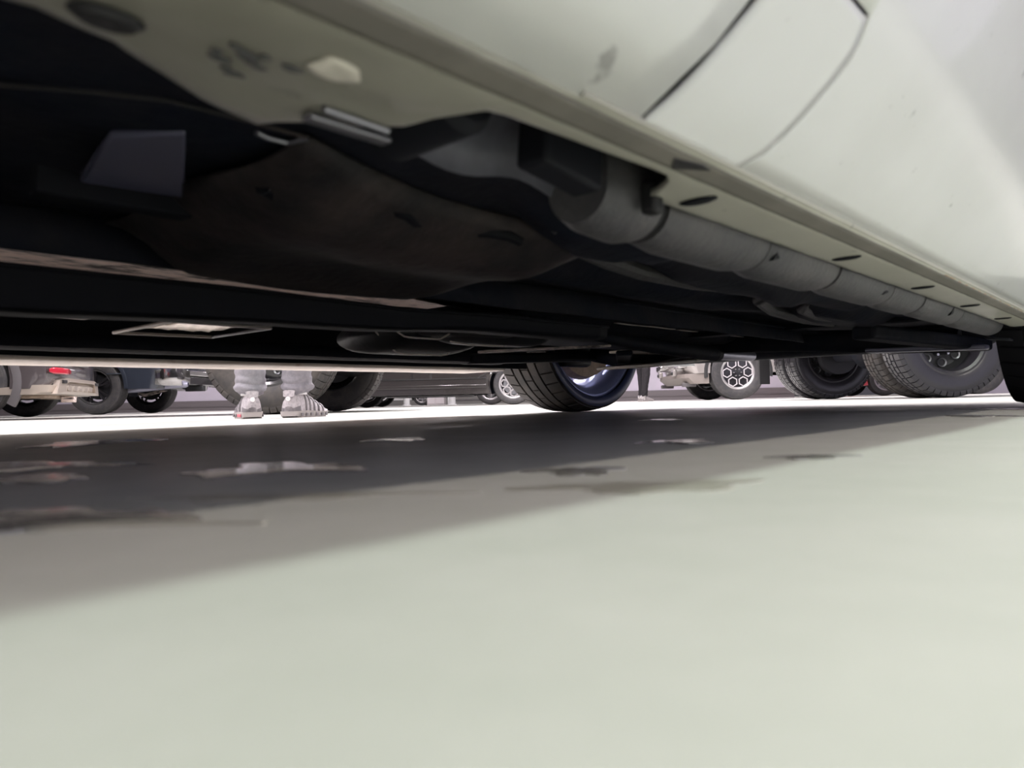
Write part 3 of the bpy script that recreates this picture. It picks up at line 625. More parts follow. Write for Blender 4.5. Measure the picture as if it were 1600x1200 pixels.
bar('lower_arm', (1.98, 1.27, .138), (2.44, 1.23, .176), .22, .010, M_FARSILL, .004)
bar('lower_arm', (1.75, 1.12, .165), (2.12, 1.36, .165), .045, .014, M_UNDER, .005)
bar('lower_arm', (1.86, 1.22, .178), (2.3, 1.18, .185), .05, .008, M_BRIGHTEDGE, .003)
# rear axle beam, trailing arm and hubs
mb = MB(); mb.tube([(2.16, 1.50, .20), (2.15, 1.38, .178), (2.15, 1.1, .205), (2.14, .8, .192), (2.12, .55, .172), (2.12, .40, .165)], [.03, .034, .03, .03, .031, .03], 14); part('axle_beam', mb, M_UNDER, CAR)
bar('trailing_arm', (1.70, .50, .170), (2.16, .36, .152), .055, .03, M_UNDER, .008)
bar('trailing_arm', (1.55, 1.52, .165), (2.2, 1.50, .19), .055, .03, M_UNDER, .008)
bar('arm_plate', (2.08, .60, .150), (2.08, .335, .143), .05, .012, M_EXH, .004)
for b in (.36, 1.50):
    mb = MB(); mb.tube([(2.15, b-.03, WR-.05), (2.22, b, WR)], .05, 12); part('hub_carrier', mb, M_UNDER, CAR)
mb = MB(); mb.lathe([(.0, .05), (-.005, .175), (.0, .20), (.03, .21), (.03, .05)], 40, (WX, 1.60, WR)); part('dust_shield', mb, M_TAN, CAR)
mb = MB(); mb.bx(WX-.22, WX-.06, 1.53, 1.58, WR-.17, WR+.08); part('brake_caliper', mb, M_BLK, CAR, bevel=.015)
mb = MB(); mb.tube([(WX-.02, 1.47, WR-.06), (WX+.02, 1.44, .60)], .03, 12); part('damper', mb, M_BLK, CAR)
strip('mud_lip', [(.335, .20), (.30, .150), (.26, .145)], M_SMOOTH, a0=1.84, a1=1.90, na=4)
mb = MB(); mb.bx(1.86, 2.9, .33, 1.53, .235, .30); mb.bx(1.84, 1.90, .30, 1.70, .2, .30); part('boot_floor', mb, M_UNDER, CAR, False)
for y0, y1 in ((.06, .33), (1.53, 1.80)):
    mb = MB(); mb.bx(1.84, 2.68, y0, y1, .715, .74); mb.bx(1.84, 2.68, y1-.01 if y0 < 1 else y0, y1 if y0 < 1 else y0+.01, .29, .74); part('wheel_arch_liner', mb, M_BLK, CAR, False)
mb = MB(); mb.tube([(2.56, .36, .235), (2.56, .42, .235), (2.56, 1.42, .235), (2.56, 1.48, .235)], [.04, .07, .07, .04], 20); part('rear_silencer', mb, M_UNDER, CAR)
mb = MB(); mb.bx(2.75, 3.0, .1, 1.76, .26, .40); part('rear_bumper', mb, M_WHITE, CAR, bevel=.03)
mb = MB(); mb.bx(-1.2, -.95, .2, 1.66, .18, .40); part('front_bumper', mb, M_WHITE, CAR, bevel=.03)
for x in (FX, WX):
    for b, ow in ((.195, 1), (1.665, -1)):
        tw = wheel(CAR, (x, b, WR), ow, WR, .225, .266, 'own', 'road', M_BLKRUB if b < 1 else M_RUBD)
        if b > 1:
            mb = MB(); mb.lathe([(.108, .272), (.1145, .285), (.1155, .297), (.113, .306), (.110, .303)], 64); part('blue_lit_sidewall', mb, M_BLUELIT_RUB, tw)
# upper body
mb = MB(); mb.prism([(-1.24, .45), (-1.2, .78), (-.95, .86), (-.2, .95), (.35, 1.42), (.7, 1.50), (1.9, 1.49), (2.6, 1.30), (2.95, 1.0), (3.05, .45)] + [(x + .39*math.cos(q), WR + .39*math.sin(q)) for x in (WX, FX) for q in [.33 + (PI - .66)*k/12 for k in range(13)]], lambda a, z: (a, .07 + max(0, z-.85)*.3, z), lambda a, z: (a, 1.79 - max(0, z-.85)*.3, z))
mb.f = mb.f; part('body_shell', mb, M_WHITE, CAR, bevel=.02)
for y, s in ((.155, 1), (1.705, -1)):
    for nm, pl in (('side_window', [(.05, .95), (.42, 1.36), (.95, 1.40), (.95, .95)]), ('side_window', [(1.0, .95), (1.0, 1.40), (1.75, 1.38), (2.2, .98)])):
        mb = MB(); mb.prism(pl, lambda a, z: (a, y - s*(.05) + s*(z-1.0)*.3, z), lambda a, z: (a, y + s*.02 + s*(z-1.0)*.3, z)); part(nm, mb, M_GLASS, CAR, False)
#REST
# ------------------------------------------------------------------ other vehicles (local: x forward, y to the left, z up; origin midway between the axles on the floor)
def arc_chain(xs, z0, arches, R):
    """bottom edge from the back to the front with wheel arches cut out"""
    pts = []
    for xa in arches:
        zc = R; ra = R + .055; q0 = math.asin(max(-1, min(1, (z0 - zc)/ra)))
        for k in range(13):
            q = (PI - q0) + (q0 - (PI - q0))*k/12
            pts.append((xa + ra*math.cos(q), zc + ra*math.sin(q)))
    return pts
def body_prism(outline, halfw, xa, xr, xf, tuck=0.0, zmid=.6, corner=1.0):
    """outline extruded across the car, its corners rounded in plan and its flanks bulged"""
    mb = MB(); R = []
    for s, dx, iz in ((-1, .20, .02), (-.985, .13, .008), (-.94, .075, 0), (-.8, .03, 0), (-.5, .008, 0), (0, 0, 0), (.5, .008, 0), (.8, .03, 0), (.94, .075, 0), (.985, .13, .008), (1, .20, .02)):
        ring = []
        for x, z in outline:
            o = 0
            if x < -xa: o = min(1, (-xa - x)/max(.1, -xa - xr))
            elif x > xa: o = min(1, (x - xa)/max(.1, xf - xa))
            xx = x - math.copysign(dx*corner*max(0, (o - .45)/.55), x)
            zz = z + (zmid - z)*iz
            ring.append((xx, s*halfw, zz))
        R.append(ring)
    mb.rings(R); return mb
def vehicle(name, label, cat, loc, rotz, paint, halfw, xa, xr, xf, R, ww, rr, rim, tread, tyre_m, z0, top, cabin, track=None, group=None, spin=0.4, rim_far=None):
    t = thing(name, label, cat, loc, rotz, group)
    out = [(xr + .06, z0)] + arc_chain(None, z0, (-xa, xa), R) + [(xf - .08, z0)] + top
    part('body', body_prism(out, halfw, xa, xr, xf), paint, t, True, 32)
    ch = MB(); ch.bx(-xa + R + .1, xa - R - .1, -halfw + .08, halfw - .08, z0 + .0, z0 + .2); ch.bx(xr + .15, xf - .15, -halfw + ww + .16, halfw - ww - .16, z0 + .02, z0 + .35)
    part('chassis', ch, M_UNDER, t, False)
    for sx in (-1, 1):
        ax = MB(); ax.tube([(sx*xa, -halfw + ww*.9, R), (sx*xa, halfw - ww*.9, R)], .045, 12); ax.box((sx*xa, 0, R - .02), (.22, .30, .24)); part('axle', ax, M_UNDER, t, bevel=.02)
    tr = track or (halfw - ww/2 - .015)
    for sx in (-1, 1):
        for sy in (-1, 1):
            wheel(t, (sx*xa, sy*tr, R), 1 if sy < 0 else -1, R, ww, rr, rim, tread, tyre_m, spin + .5*sx)
    if cabin:
        g = MB(); z1, z2, w1, w2, xs = cabin
        g.add([(xs[0], -w1, z1), (xs[3], -w1, z1), (xs[3], w1, z1), (xs[0], w1, z1), (xs[1], -w2, z2), (xs[2], -w2, z2), (xs[2], w2, z2), (xs[1], w2, z2)], [(3,2,1,0), (0,1,5,4), (1,2,6,5), (2,3,7,6), (3,0,4,7)])
        part('windows', g, M_GLASS, t, False)
        r = MB(); r.bx(xs[1]-.02, xs[2]+.02, -w2-.01, w2+.01, z2-.01, z2+.05); part('roof', r, paint, t, bevel=.02)
        for sy in (-1, 1):
            p = MB()
            for x0, x1 in ((xs[0], xs[1]), (xs[3], xs[2]), ((xs[0]+xs[3])/2, (xs[1]+xs[2])/2)):
                p.tube([(x0, sy*w1, z1), (x1, sy*w2, z2)], .035, 8)
            part('pillar', p, paint, t)
    return t
def arch_ring(t, xa, y, R, z0, m, w=.07, sy=1):
    ra = R + .055; mb = MB(); P = []
    q0 = math.asin(max(-1, min(1, (z0 - .02 - R)/ra)))
    for k in range(25):
        q = q0 + (PI - 2*q0)*k/24
        P.append([(xa + r*math.cos(q), y + sy*d, R + r*math.sin(q)) for r, d in ((ra - .004, -.05), (ra - .004, .012), (ra + w*.5, .018), (ra + w, .010), (ra + w, -.05))])
    mb.grid(P); return part('arch_trim', mb, m, t)

# grey SUV, its rear corner turned towards us
def grey_suv():
    bk = Vector((.968, .25)).normalized(); fw = -bk
    ax = Vector((-5.66, 8.62)); ax += Vector((-.20, 0)); loc = ax + fw*1.46
    t = vehicle('grey_suv', 'grey-brown metallic SUV at the left edge with a red bumper reflector and silver skid plate', 'car', (loc.x, loc.y, 0), math.atan2(fw.y, fw.x), M_GREYCAR, .93, 1.58, -2.36, 2.28, .37, .235, .235, 'split5', 'plain', M_RUB, .29,
        [(2.28, .42), (2.26, .72), (2.0, .92), (1.0, 1.05), (-2.15, 1.08), (-2.30, .92), (-2.33, .72), (-2.36, .62), (-2.36, .40), (-2.32, .31)],
        (1.05, 1.68, .86, .66, (-2.15, -1.7, .3, 1.1)))
    for sx in (-1, 1): arch_ring(t, sx*1.58, .925, .37, .17, M_CLAD, .075)
    # crease along the bumper and the reflector lamp
    for sy in (1,):
        mb = MB(); P = []
        for x, y in ((-2.30, .865), (-2.325, .82), (-2.35, .75), (-2.368, .66), (-2.378, .55), (-2.384, .45)):
            w = .5 if x in (-2.30, -2.384) else 1
            P.append([(x - .018*(x < -2.2), sy*(y + .014), .485 + dz*w) for dz in (-.034, -.016, .016, .034)])
        mb.grid(P); part('reflector', mb, M_RED, t, solid=.012)
    lipm = body_prism([(-1.78, .235), (-2.30, .235), (-2.37, .26), (-2.385, .335), (-1.78, .30)], .925, 1.58, -2.36, 2.28, zmid=.29); part('rear_valance', lipm, M_SKID, t, True, 30)
    # skid plate: raised frame round a recessed, ribbed panel
    fr = [(-.80, .24), (-.72, .39), (-.54, .415), (.54, .415), (.72, .39), (.80, .24)]
    inn = [(-.58, .27), (-.54, .36), (-.44, .375), (.44, .375), (.54, .36), (.58, .27)]
    mb = MB(); ring_poly3(mb, [(-2.40 + .05*abs(y)**2, y, z) for y, z in fr], [(-2.405 + .05*abs(y)**2, y, z) for y, z in inn], (.06, 0, 0)); part('skid_plate', mb, M_SKID, t, True, 25)
    mb = MB(); mb.grid([[(-2.355, -.56 + 1.12*i/6, .26 + .12*k/3) for k in range(4)] for i in range(7)]); part('skid_panel', mb, M_SKID, t, solid=.01)
    for i in range(5):
        mb = MB(); mb.box((-2.37, -.4 + .2*i, .31), (.02, .12, .06)); part('skid_rib', mb, M_SKID, t, bevel=.006)
    for sy in (-1, 1):
        mb = MB(); mb.box((-2.385, sy*.62, .375), (.03, .12, .035)); part('vent', mb, M_BLK, t, bevel=.005)
    mb = MB(); mb.bx(-2.2, -1.9, -.55, .6, .20, .25); part('rear_pan', mb, mat('tan_rear_pan', (.42, .33, .25), .6, col2=(.26, .20, .15), nscale=9), t, bevel=.03)
    mb = MB(); mb.box((-2.28, .1, .19), (.14, .09, .07)); part('tow_hitch', mb, M_RUST, t, bevel=.01)
    mb = MB(); mb.tube([(-1.5, .45, .24), (-2.1, .47, .235)], .05, 14); part('exhaust', mb, M_DARKMETAL, t)
    for sy in (-1, 1):
        mb = MB(); mb.bx(-2.335, -2.2, sy*.55, sy*.86, .80, .98) if sy > 0 else mb.bx(-2.335, -2.2, -.86, -.55, .80, .98); part('tail_light', mb, M_RED, t, bevel=.03)
    mb = MB(); mb.bx(-2.40, -2.36, -.27, .27, .56, .68); part('plate_recess', mb, M_CLAD, t, bevel=.01)
def ring_poly3(mb, outer, inner, d):
    dd = Vector(d)
    mb.grid([[Vector(p) + dd for p in outer], [Vector(p) for p in outer], [Vector(p) for p in inner], [Vector(p) + dd for p in inner]], cu=True, cv=True)
grey_suv()

def navy_pickup():
    t = vehicle('dark_blue_pickup', 'dark blue pickup truck with black alloy wheels and chrome rear bumper behind the grey SUV', 'truck', (-6.1 - 1.75, 12.15, 0), PI, M_NAVY, .98, 1.75, -2.78, 2.75, .405, .27, .255, 'split5', 'plain', M_RUB, .36,
        [(2.75, .50), (2.72, .95), (1.6, 1.12), (.9, 1.16), (-.6, 1.16), (-2.74, 1.18), (-2.78, .95), (-2.78, .50)],
        (1.16, 1.88, .86, .70, (-.55, -.35, .7, 1.35)))
    for sx in (-1, 1): arch_ring(t, sx*1.75, .975, .405, .40, M_NAVY, .05)
    mb = MB(); mb.bx(-2.2, -1.95, .955, .99, .58, .60); mb.bx(-1.25, 1.25, .97, .99, .58, .60); part('side_crease', mb, M_NAVY, t, bevel=.006)
    for sy in (1, -1):
        mb = MB(); P = []
        for x, y, z0, z1 in ((-2.66, .985, .42, .62), (-2.80, .985, .40, .64), (-2.95, .93, .40, .645), (-2.98, .80, .40, .645), (-2.98, .55, .42, .62)):
            P.append([(x, sy*y, z0), (x - .01, sy*y*1.005, (z0+z1)/2), (x, sy*y, z1), (x + .10, sy*y*.9, z1 + .005)])
        mb.grid(P); part('bumper_corner', mb, M_CHROME, t, solid=.01)
        mb = MB(); mb.bx(-2.80, -2.62, .70*1, .99, .76, 1.05) if sy > 0 else mb.bx(-2.80, -2.62, -.99, -.70, .76, 1.05); part('tail_light', mb, M_RED, t, bevel=.02)
        mb = MB(); mb.bx(-2.72, -1.2, sy*.55-.03, sy*.55+.03, .42, .52); part('frame_rail', mb, M_BLK, t, False)
        mb = MB(); mb.tube([(-1.1, sy*.62, .44), (-1.75, sy*.62, .30), (-2.4, sy*.62, .46)], .03, 8); part('leaf_spring', mb, M_RUST, t)
    mb = MB(); mb.bx(-2.97, -2.80, -.56, .56, .56, .64); part('bumper_step', mb, M_CHROME, t, bevel=.015)
    mb = MB(); mb.bx(-2.95, -2.80, -.60, .60, .42, .55); part('bumper_valance', mb, M_BLKGL, t, bevel=.015)
    mb = MB(); mb.tube([(-1.5, .70, .33), (-2.3, .72, .36), (-2.95, .74, .42)], .045, 14); mb.lathe([(-3.04, .03), (-3.0, .05), (-2.8, .05), (-2.8, .03)], 16, (0, .74, .42), axis='x'); part('exhaust', mb, M_EXH, t)
    mb = MB(); mb.tube([(-1.35, .55, .30), (-.75, .5, .30)], .10, 16); part('muffler', mb, M_EXH, t)
    mb = MB(); mb.bx(-2.98, -2.70, -.06, .06, .33, .42); part('tow_hitch', mb, M_BLK, t, bevel=.01)
    mb = MB(); mb.lathe([(-.10, .001), (-.10, .30), (0, .36), (.10, .30), (.10, .001)], 28, (-2.25, -.05, .47), axis='z'); part('spare_wheel', mb, M_RUB, t)
navy_pickup()

def offroad_truck():
    t = vehicle('black_offroad_truck', 'black truck whose big lugged tyres stand right behind the person in grey sweatpants', 'truck', (-1.47 - 1.8, 5.57, 0), PI, M_TRUCK, .99, 1.8, -2.5, 2.75, .40, .285, .225, 'steel', 'knobby', M_RUBD, .48,
        [(2.75, .60), (2.72, 1.05), (1.6, 1.22), (.9, 1.26), (-2.46, 1.26), (-2.5, 1.0), (-2.5, .60)],
        (1.26, 1.92, .86, .70, (-.55, -.35, .7, 1.35)))
    mb = MB(); mb.prism([(-1.95, .27), (-2.62, .40), (-2.62, .52), (-1.95, .52)], lambda x, z: (x, -.75, z), lambda x, z: (x, .55, z)); part('rear_skid', mb, M_TRUCK, t, bevel=.012)
    mb = MB(); mb.tube([(-1.95, .552, .268), (-2.62, .552, .398)], .006, 6); part('skid_edge', mb, M_STEEL, t)
    mb = MB(); mb.tube([(-1.8, .62, .40), (-1.68, .62, .28), (-1.55, .6, .30)], .022, 8); part('shock_mount', mb, M_STEEL, t)
    for sy in (1, -1):
        mb = MB(); mb.tube([(-1.1, sy*.55, .46), (-1.8, sy*.55, .34), (-2.45, sy*.55, .52)], .03, 8); part('leaf_spring', mb, M_DARKMETAL, t)
        mb = MB(); mb.bx(-2.51, -2.4, sy*.85-.1, sy*.85+.1, .8, 1.05); part('tail_light', mb, M_RED, t, bevel=.02)
    mb = MB(); mb.bx(-2.62, -2.45, -.9, .9, .55, .72); part('rear_bumper', mb, M_TRUCK, t, bevel=.02)
offroad_truck()

def brown_car():
    t = vehicle('dark_brown_car', 'dark brown-grey car seen side on with silver honeycomb alloy wheel, beyond the central tyre', 'car', (0.02 - 1.4, 13.92, 0), PI, M_BROWNBLK, .90, 1.4, -2.3, 2.3, .345, .225, .235, 'hex7', 'road', M_RUB, .19,
        [(2.3, .40), (2.26, .66), (1.9, .82), (1.0, .96), (-2.1, 1.02), (-2.28, .80), (-2.3, .42)],
        (.98, 1.46, .82, .62, (-2.0, -1.5, .2, 1.0)))
    for sy in (1, -1):
        for nm, pl in (('rear_door', [(-.80, .475), (-.97, .56), (-1.06, .66), (-1.04, .96), (-.02, .96), (-.02, .46)]), ('front_door', [(.0, .46), (.0, .96), (1.0, .94), (.97, .48)])):
            mb = MB(); mb.prism(pl, lambda x, z: (x, sy*.885, z), lambda x, z: (x, sy*(.909 + .010*math.sin((z-.45)*6)), z)); part(nm, mb, M_BROWNBLK, t, bevel=.008)
        mb = MB(); mb.bx(-.021, .001, sy*.90-.012, sy*.90+.012, .45, .96); part('door_gap', mb, M_BLK, t, False)
        mb = MB(); mb.tube([(-.80, sy*.905, .468), (-.975, sy*.905, .552), (-1.07, sy*.90, .66), (-1.07, sy*.90, .9)], .009, 6); part('door_gap', mb, M_BLK, t)
        mb = MB(); mb.bx(-.94, .96, sy*.90-.012, sy*.90+.012, .455, .468); part('sill_moulding', mb, M_BLK, t, bevel=.003)
        mb = MB(); mb.bx(-.95, .96, sy*.905-.012, sy*.905+.012, .30, .36); part('rocker_trim', mb, M_BROWNBLK, t, bevel=.012)
        mb = MB(); mb.bx(-.90, .9, sy*.92-.008, sy*.92+.004, .60, .635); part('door_crease', mb, M_BROWNBLK, t, bevel=.008)
        mb = MB(); mb.bx(.30, .315, sy*.918-.003, sy*.918+.003, .45, .56); part('door_strip', mb, M_CHROME, t)
        for x in (-1.4, 1.4): arch_ring(t, x, sy*.895, .345, .25, M_BROWNBLK, .03, sy)
        mb = MB(); mb.bx(-2.3, -2.1, sy*.7-.12, sy*.7+.12, .74, .9); part('tail_light', mb, M_RED, t, bevel=.03)
brown_car()

def silver_pickup():
    t = vehicle('silver_pickup', 'pale silver pickup with black wheel of six silver hexagon frames, right of the central tyre', 'truck', (3.36 + 1.8, 12.35, 0), PI, M_SILVER, .97, 1.8, -2.75, 2.62, .405, .265, .245, 'hex6', 'plain', M_RUB, .40,
        [(2.60, .50), (2.62, .62), (2.58, 1.0), (1.7, 1.14), (.9, 1.16), (-2.72, 1.18), (-2.75, .95), (-2.75, .50)],
        (1.16, 1.88, .86, .70, (-.55, -.35, .7, 1.35)), spin=0.0)
    mb = body_prism([(1.8+.47, .25), (2.55, .25), (2.66, .34), (2.66, .40), (1.8+.47, .40)], .955, 1.8, -2.75, 2.66, zmid=.33); part('lower_bumper', mb, mat('taupe_bumper_plastic', (.19, .165, .15), .5), t, True, 30)
    for sy in (1, -1):
        mb = MB(); mb.box((2.60, sy*.72, .54), (.14, .34, .10)); part('fog_lamp_bezel', mb, M_CHROME, t, bevel=.02)
        mb = MB(); mb.box((2.665, sy*.55, .43), (.06, .16, .10)); part('tow_hook_mount', mb, M_SILVER, t, bevel=.015)
        mb = MB(); mb.box((2.69, sy*.55, .42), (.05, .06, .05)); part('tow_hook', mb, M_BLK, t, bevel=.012)
        mb = MB(); mb.box((2.56, sy*.88, .66), (.14, .14, .10)); part('headlamp_corner', mb, M_WCAR, t, bevel=.02)
        mb = MB(); mb.box((2.50, sy*.80, .24), (.20, .12, .06)); part('skid_bracket', mb, M_CLAD, t, bevel=.01)
        for x in (-1.8, 1.8): arch_ring(t, x, sy*.962, .405, .36, M_BLK, .05, sy)
    mb = MB(); mb.bx(2.58, 2.64, -.6, .6, .62, .98); part('grille', mb, M_CHROME, t, bevel=.02)
silver_pickup()

def dual_truck():
    fw = Vector((1.0, .0)); ax = Vector((3.06, 6.57)); loc = ax + fw*2.0
    t = thing('flatbed_truck', 'heavy black truck with knobby double rear tyres and dark dished wheels, at the right', 'truck', (loc.x, loc.y, 0), math.atan2(fw.y, fw.x))
    for sy in (-1, 1):
        mb = MB(); mb.bx(-2.6, 3.0, sy*.42-.04, sy*.42+.04, .58, .76); part('frame_rail', mb, M_BLK, t, False)
        mb = MB(); mb.tube([(-1.3, sy*.5, .56), (-2.0, sy*.5, .42), (-2.6, sy*.5, .58)], .035, 8); part('leaf_spring', mb, M_DARKMETAL, t)
        for y in (.83, 1.14):
            wheel(t, (-2.0, sy*y, .40), (1 if sy < 0 else -1) if y > 1 else (-1 if sy < 0 else 1), .40, .25, .238, 'dual', 'knobby', M_RUBG if sy > 0 or y > 1 else M_RUBD, .2)
        wheel(t, (2.0, sy*1.08, .40), 1 if sy < 0 else -1, .40, .245, .262, 'steel', 'knobby', M_RUBD, .2)
        if sy > 0:
            mb = MB(); mb.bx(-2.60, -2.50, 1.05, 1.10, .16, .9); part('mud_flap', mb, M_BLK, t, False)
        mb = MB(); mb.tube([(-1.7, sy*.36, .34), (-1.78, sy*.38, .62)], .03, 10); part('shock_absorber', mb, M_STEEL, t)
        mb = MB(); mb.lathe([(-.05, .06), (-.05, .17), (.05, .17), (.05, .06)], 24, (-2.0, sy*.64, .40)); part('brake_drum', mb, M_DARKMETAL, t)
    for x in (-2.0, 2.0):
        mb = MB(); mb.tube([(x, -.95, .40), (x, -.2, .40), (x, 0, .40), (x, .2, .40), (x, .95, .40)], [.06, .065, .15, .065, .06], 16); part('axle', mb, M_UNDER, t)
    mb = MB(); mb.bx(-2.9, 1.0, -1.05, 1.05, .92, 1.02); part('flatbed', mb, M_BLK, t, bevel=.01)
    for x in (-2.5, -1.2, .2):
        mb = MB(); mb.bx(x-.05, x+.05, -.9, .9, .76, .92); part('cross_bearer', mb, M_BLK, t, False)
    mb = MB(); mb.prism([(1.0, .62), (1.5, .62), (1.5, .85), (2.5, .85), (2.5, .55), (3.1, .55), (3.1, 1.2), (2.5, 1.32), (2.0, 1.95), (1.1, 2.0), (1.0, 1.2)], lambda x, z: (x, -.98, z), lambda x, z: (x, .98, z)); part('cab', mb, M_TRUCK, t, bevel=.03)
    for sy in (-1, 1):
        mb = MB(); mb.prism([(1.2, 1.3), (2.3, 1.3), (1.95, 1.85), (1.2, 1.88)], lambda x, z: (x, sy*.97, z), lambda x, z: (x, sy*.99, z)); part('side_window', mb, M_GLASS, t, False)
    mb = MB(); mb.bx(-2.9, -2.86, -1.0, 1.0, .90, 1.0); part('rear_light_bar', mb, M_RED, t, bevel=.01)
dual_truck()

def simple_car(name, label, paint, loc, rotz, rim='alloy7', cat='car', R=.335, halfw=.88):
    t = vehicle(name, label, cat, loc, rotz, paint, halfw, 1.35, -2.2, 2.25, R, .215, .225, rim, 'plain', M_RUB, .20,
        [(2.25, .38), (2.2, .66), (1.9, .82), (1.0, .94), (-2.0, 1.0), (-2.17, .80), (-2.2, .42)], (.96, 1.44, .80, .62, (-2.0, -1.5, .2, 1.0)))
    for sy in (1, -1):
        mb = MB(); mb.box((-2.10, sy*.70, .78), (.16, .26, .14)); part('tail_light', mb, M_RED, t, bevel=.03)
        mb = MB(); mb.box((2.12, sy*.68, .68), (.16, .28, .12)); part('head_lamp', mb, M_CHROME, t, bevel=.03)
        mb = MB(); mb.bx(-.9, .9, sy*(halfw+.002)-.006, sy*(halfw+.002)+.006, .46, .475); part('door_line', mb, M_BLK, t, False)
    return t
simple_car('grey_car', 'mid grey car hidden behind the dark brown car, its alloy wheel showing underneath', M_MIDCAR, (-.48 - 1.35, 17.9, 0), PI)
simple_car('white_car', 'small white car far off, its pale wheel seen under the dark brown car', M_WCAR, (-3.3 - 1.35, 28.9, 0), PI)
simple_car('red_car', 'red car far back at the right, between the two pairs of double tyres', M_REDCAR, (7.33 + 1.35, 15.9, 0), 0)

# distant furniture in the bright room beyond
def cabinet():
    t = thing('white_cabinet', 'pinkish white low cabinet standing right of the small white car far off', 'cabinet', (-2.72, 27.6, 0))
    mb = MB(); mb.bx(-.32, .32, -.3, .3, 0, .9); part('case', mb, M_CAB, t, bevel=.02)
    for sx in (-1, 1):
        d = MB(); d.bx(sx*.16-.14, sx*.16+.14, -.32, -.3, .05, .85); o = part('door', d, M_CAB, t, bevel=.008)
        k = MB(); k.box((sx*.05, -.33, .5), (.015, .02, .1)); part('handle', k, M_STEEL, o)
cabinet()
def rack():
    t = thing('shelf_rack', 'white rack with grey shelves far off, left of the silver honeycomb wheel', 'shelf', (-1.62, 27.2, 0))
    for x in (-.62, .62):
        for y in (-.2, .2):
            mb = MB(); mb.bx(x-.03, x+.03, y-.03, y+.03, 0, 1.8); part('upright', mb, M_WCAR, t, False)
    for z in (.12, .36, .7, 1.1, 1.5):
        mb = MB(); mb.bx(-.6, .6, -.25, .25, z, z+.06); part('shelf', mb, M_CLAD, t, bevel=.005)
rack()
def low_rack():
    t = thing('low_trolley', 'grey low trolley far off beside the white car, right of the black lugged tyres', 'trolley', (-4.75, 24.5, 0))
    for z in (.14, .40):
        mb = MB(); mb.bx(-.75, .55, -.3, .3, z, z+.10); part('deck', mb, M_CLAD, t, bevel=.01)
    for x in (-.65, .45):
        for y in (-.22, .22):
            mb = MB(); mb.bx(x-.02, x+.02, y-.02, y+.02, .12, .75); part('post', mb, M_STEEL, t, False)
            q = MB(); q.lathe([(-.02, .001), (-.025, .05), (-.018, .06), (.018, .06), (.025, .05), (.02, .001)], 16, (x, y, .06)); part('caster', q, M_BLK, t)
low_rack()
for i, (x, y, lb) in enumerate(((-3.62, 26.3, 'white bollard far off, left of the small white wheel'), (-2.03, 26.0, 'white bollard far off, right of the white cabinet'))):
    t = thing('bollard', lb, 'bollard', (x, y, 0), 0, 'white bollards in the far room')
    mb = MB(); mb.lathe([(0, .16), (.03, .16), (.04, .11), (.95, .11), (1.0, .08), (1.01, .001)], 20, axis='z'); part('post', mb, M_WCAR, t)
    mb = MB(); mb.lathe([(.70, .112), (.70, .115), (.78, .115), (.78, .112)], 20, axis='z'); part('band', mb, M_CLAD, t)

# ------------------------------------------------------------------ people
def skin_mesh(name, verts, edges, rad, m, parent, sub=1, smooth_root=0):
    me = bpy.data.meshes.new(name); me.from_pydata([tuple(v) for v in verts], edges, [])
    o = bpy.data.objects.new(name, me); COL.objects.link(o)
    sk = o.modifiers.new('skin', 'SKIN'); sk.use_smooth_shade = True
    for i, v in enumerate(me.skin_vertices[0].data):
        r = rad[i]; v.radius = r if isinstance(r, tuple) else (r, r); v.use_root = (i == smooth_root)
    ss = o.modifiers.new('sub', 'SUBSURF'); ss.levels = sub; ss.render_levels = sub
    dg = bpy.context.evaluated_depsgraph_get(); dg.update()
    me2 = bpy.data.meshes.new_from_object(o.evaluated_get(dg)); me2.name = name
    me2.materials.clear(); me2.materials.append(m); me2.shade_smooth()
    bpy.data.objects.remove(o, do_unlink=True)
    return link(name, me2, parent)
class Sk:
    def __init__(s): s.v = []; s.e = []; s.r = []
    def chain(s, pts, rads, start=None):
        p = start
        for q, r in zip(pts, rads):
            s.v.append(Vector(q)); s.r.append(r); i = len(s.v)-1
            if p is not None: s.e.append((p, i))
            p = i
        return p
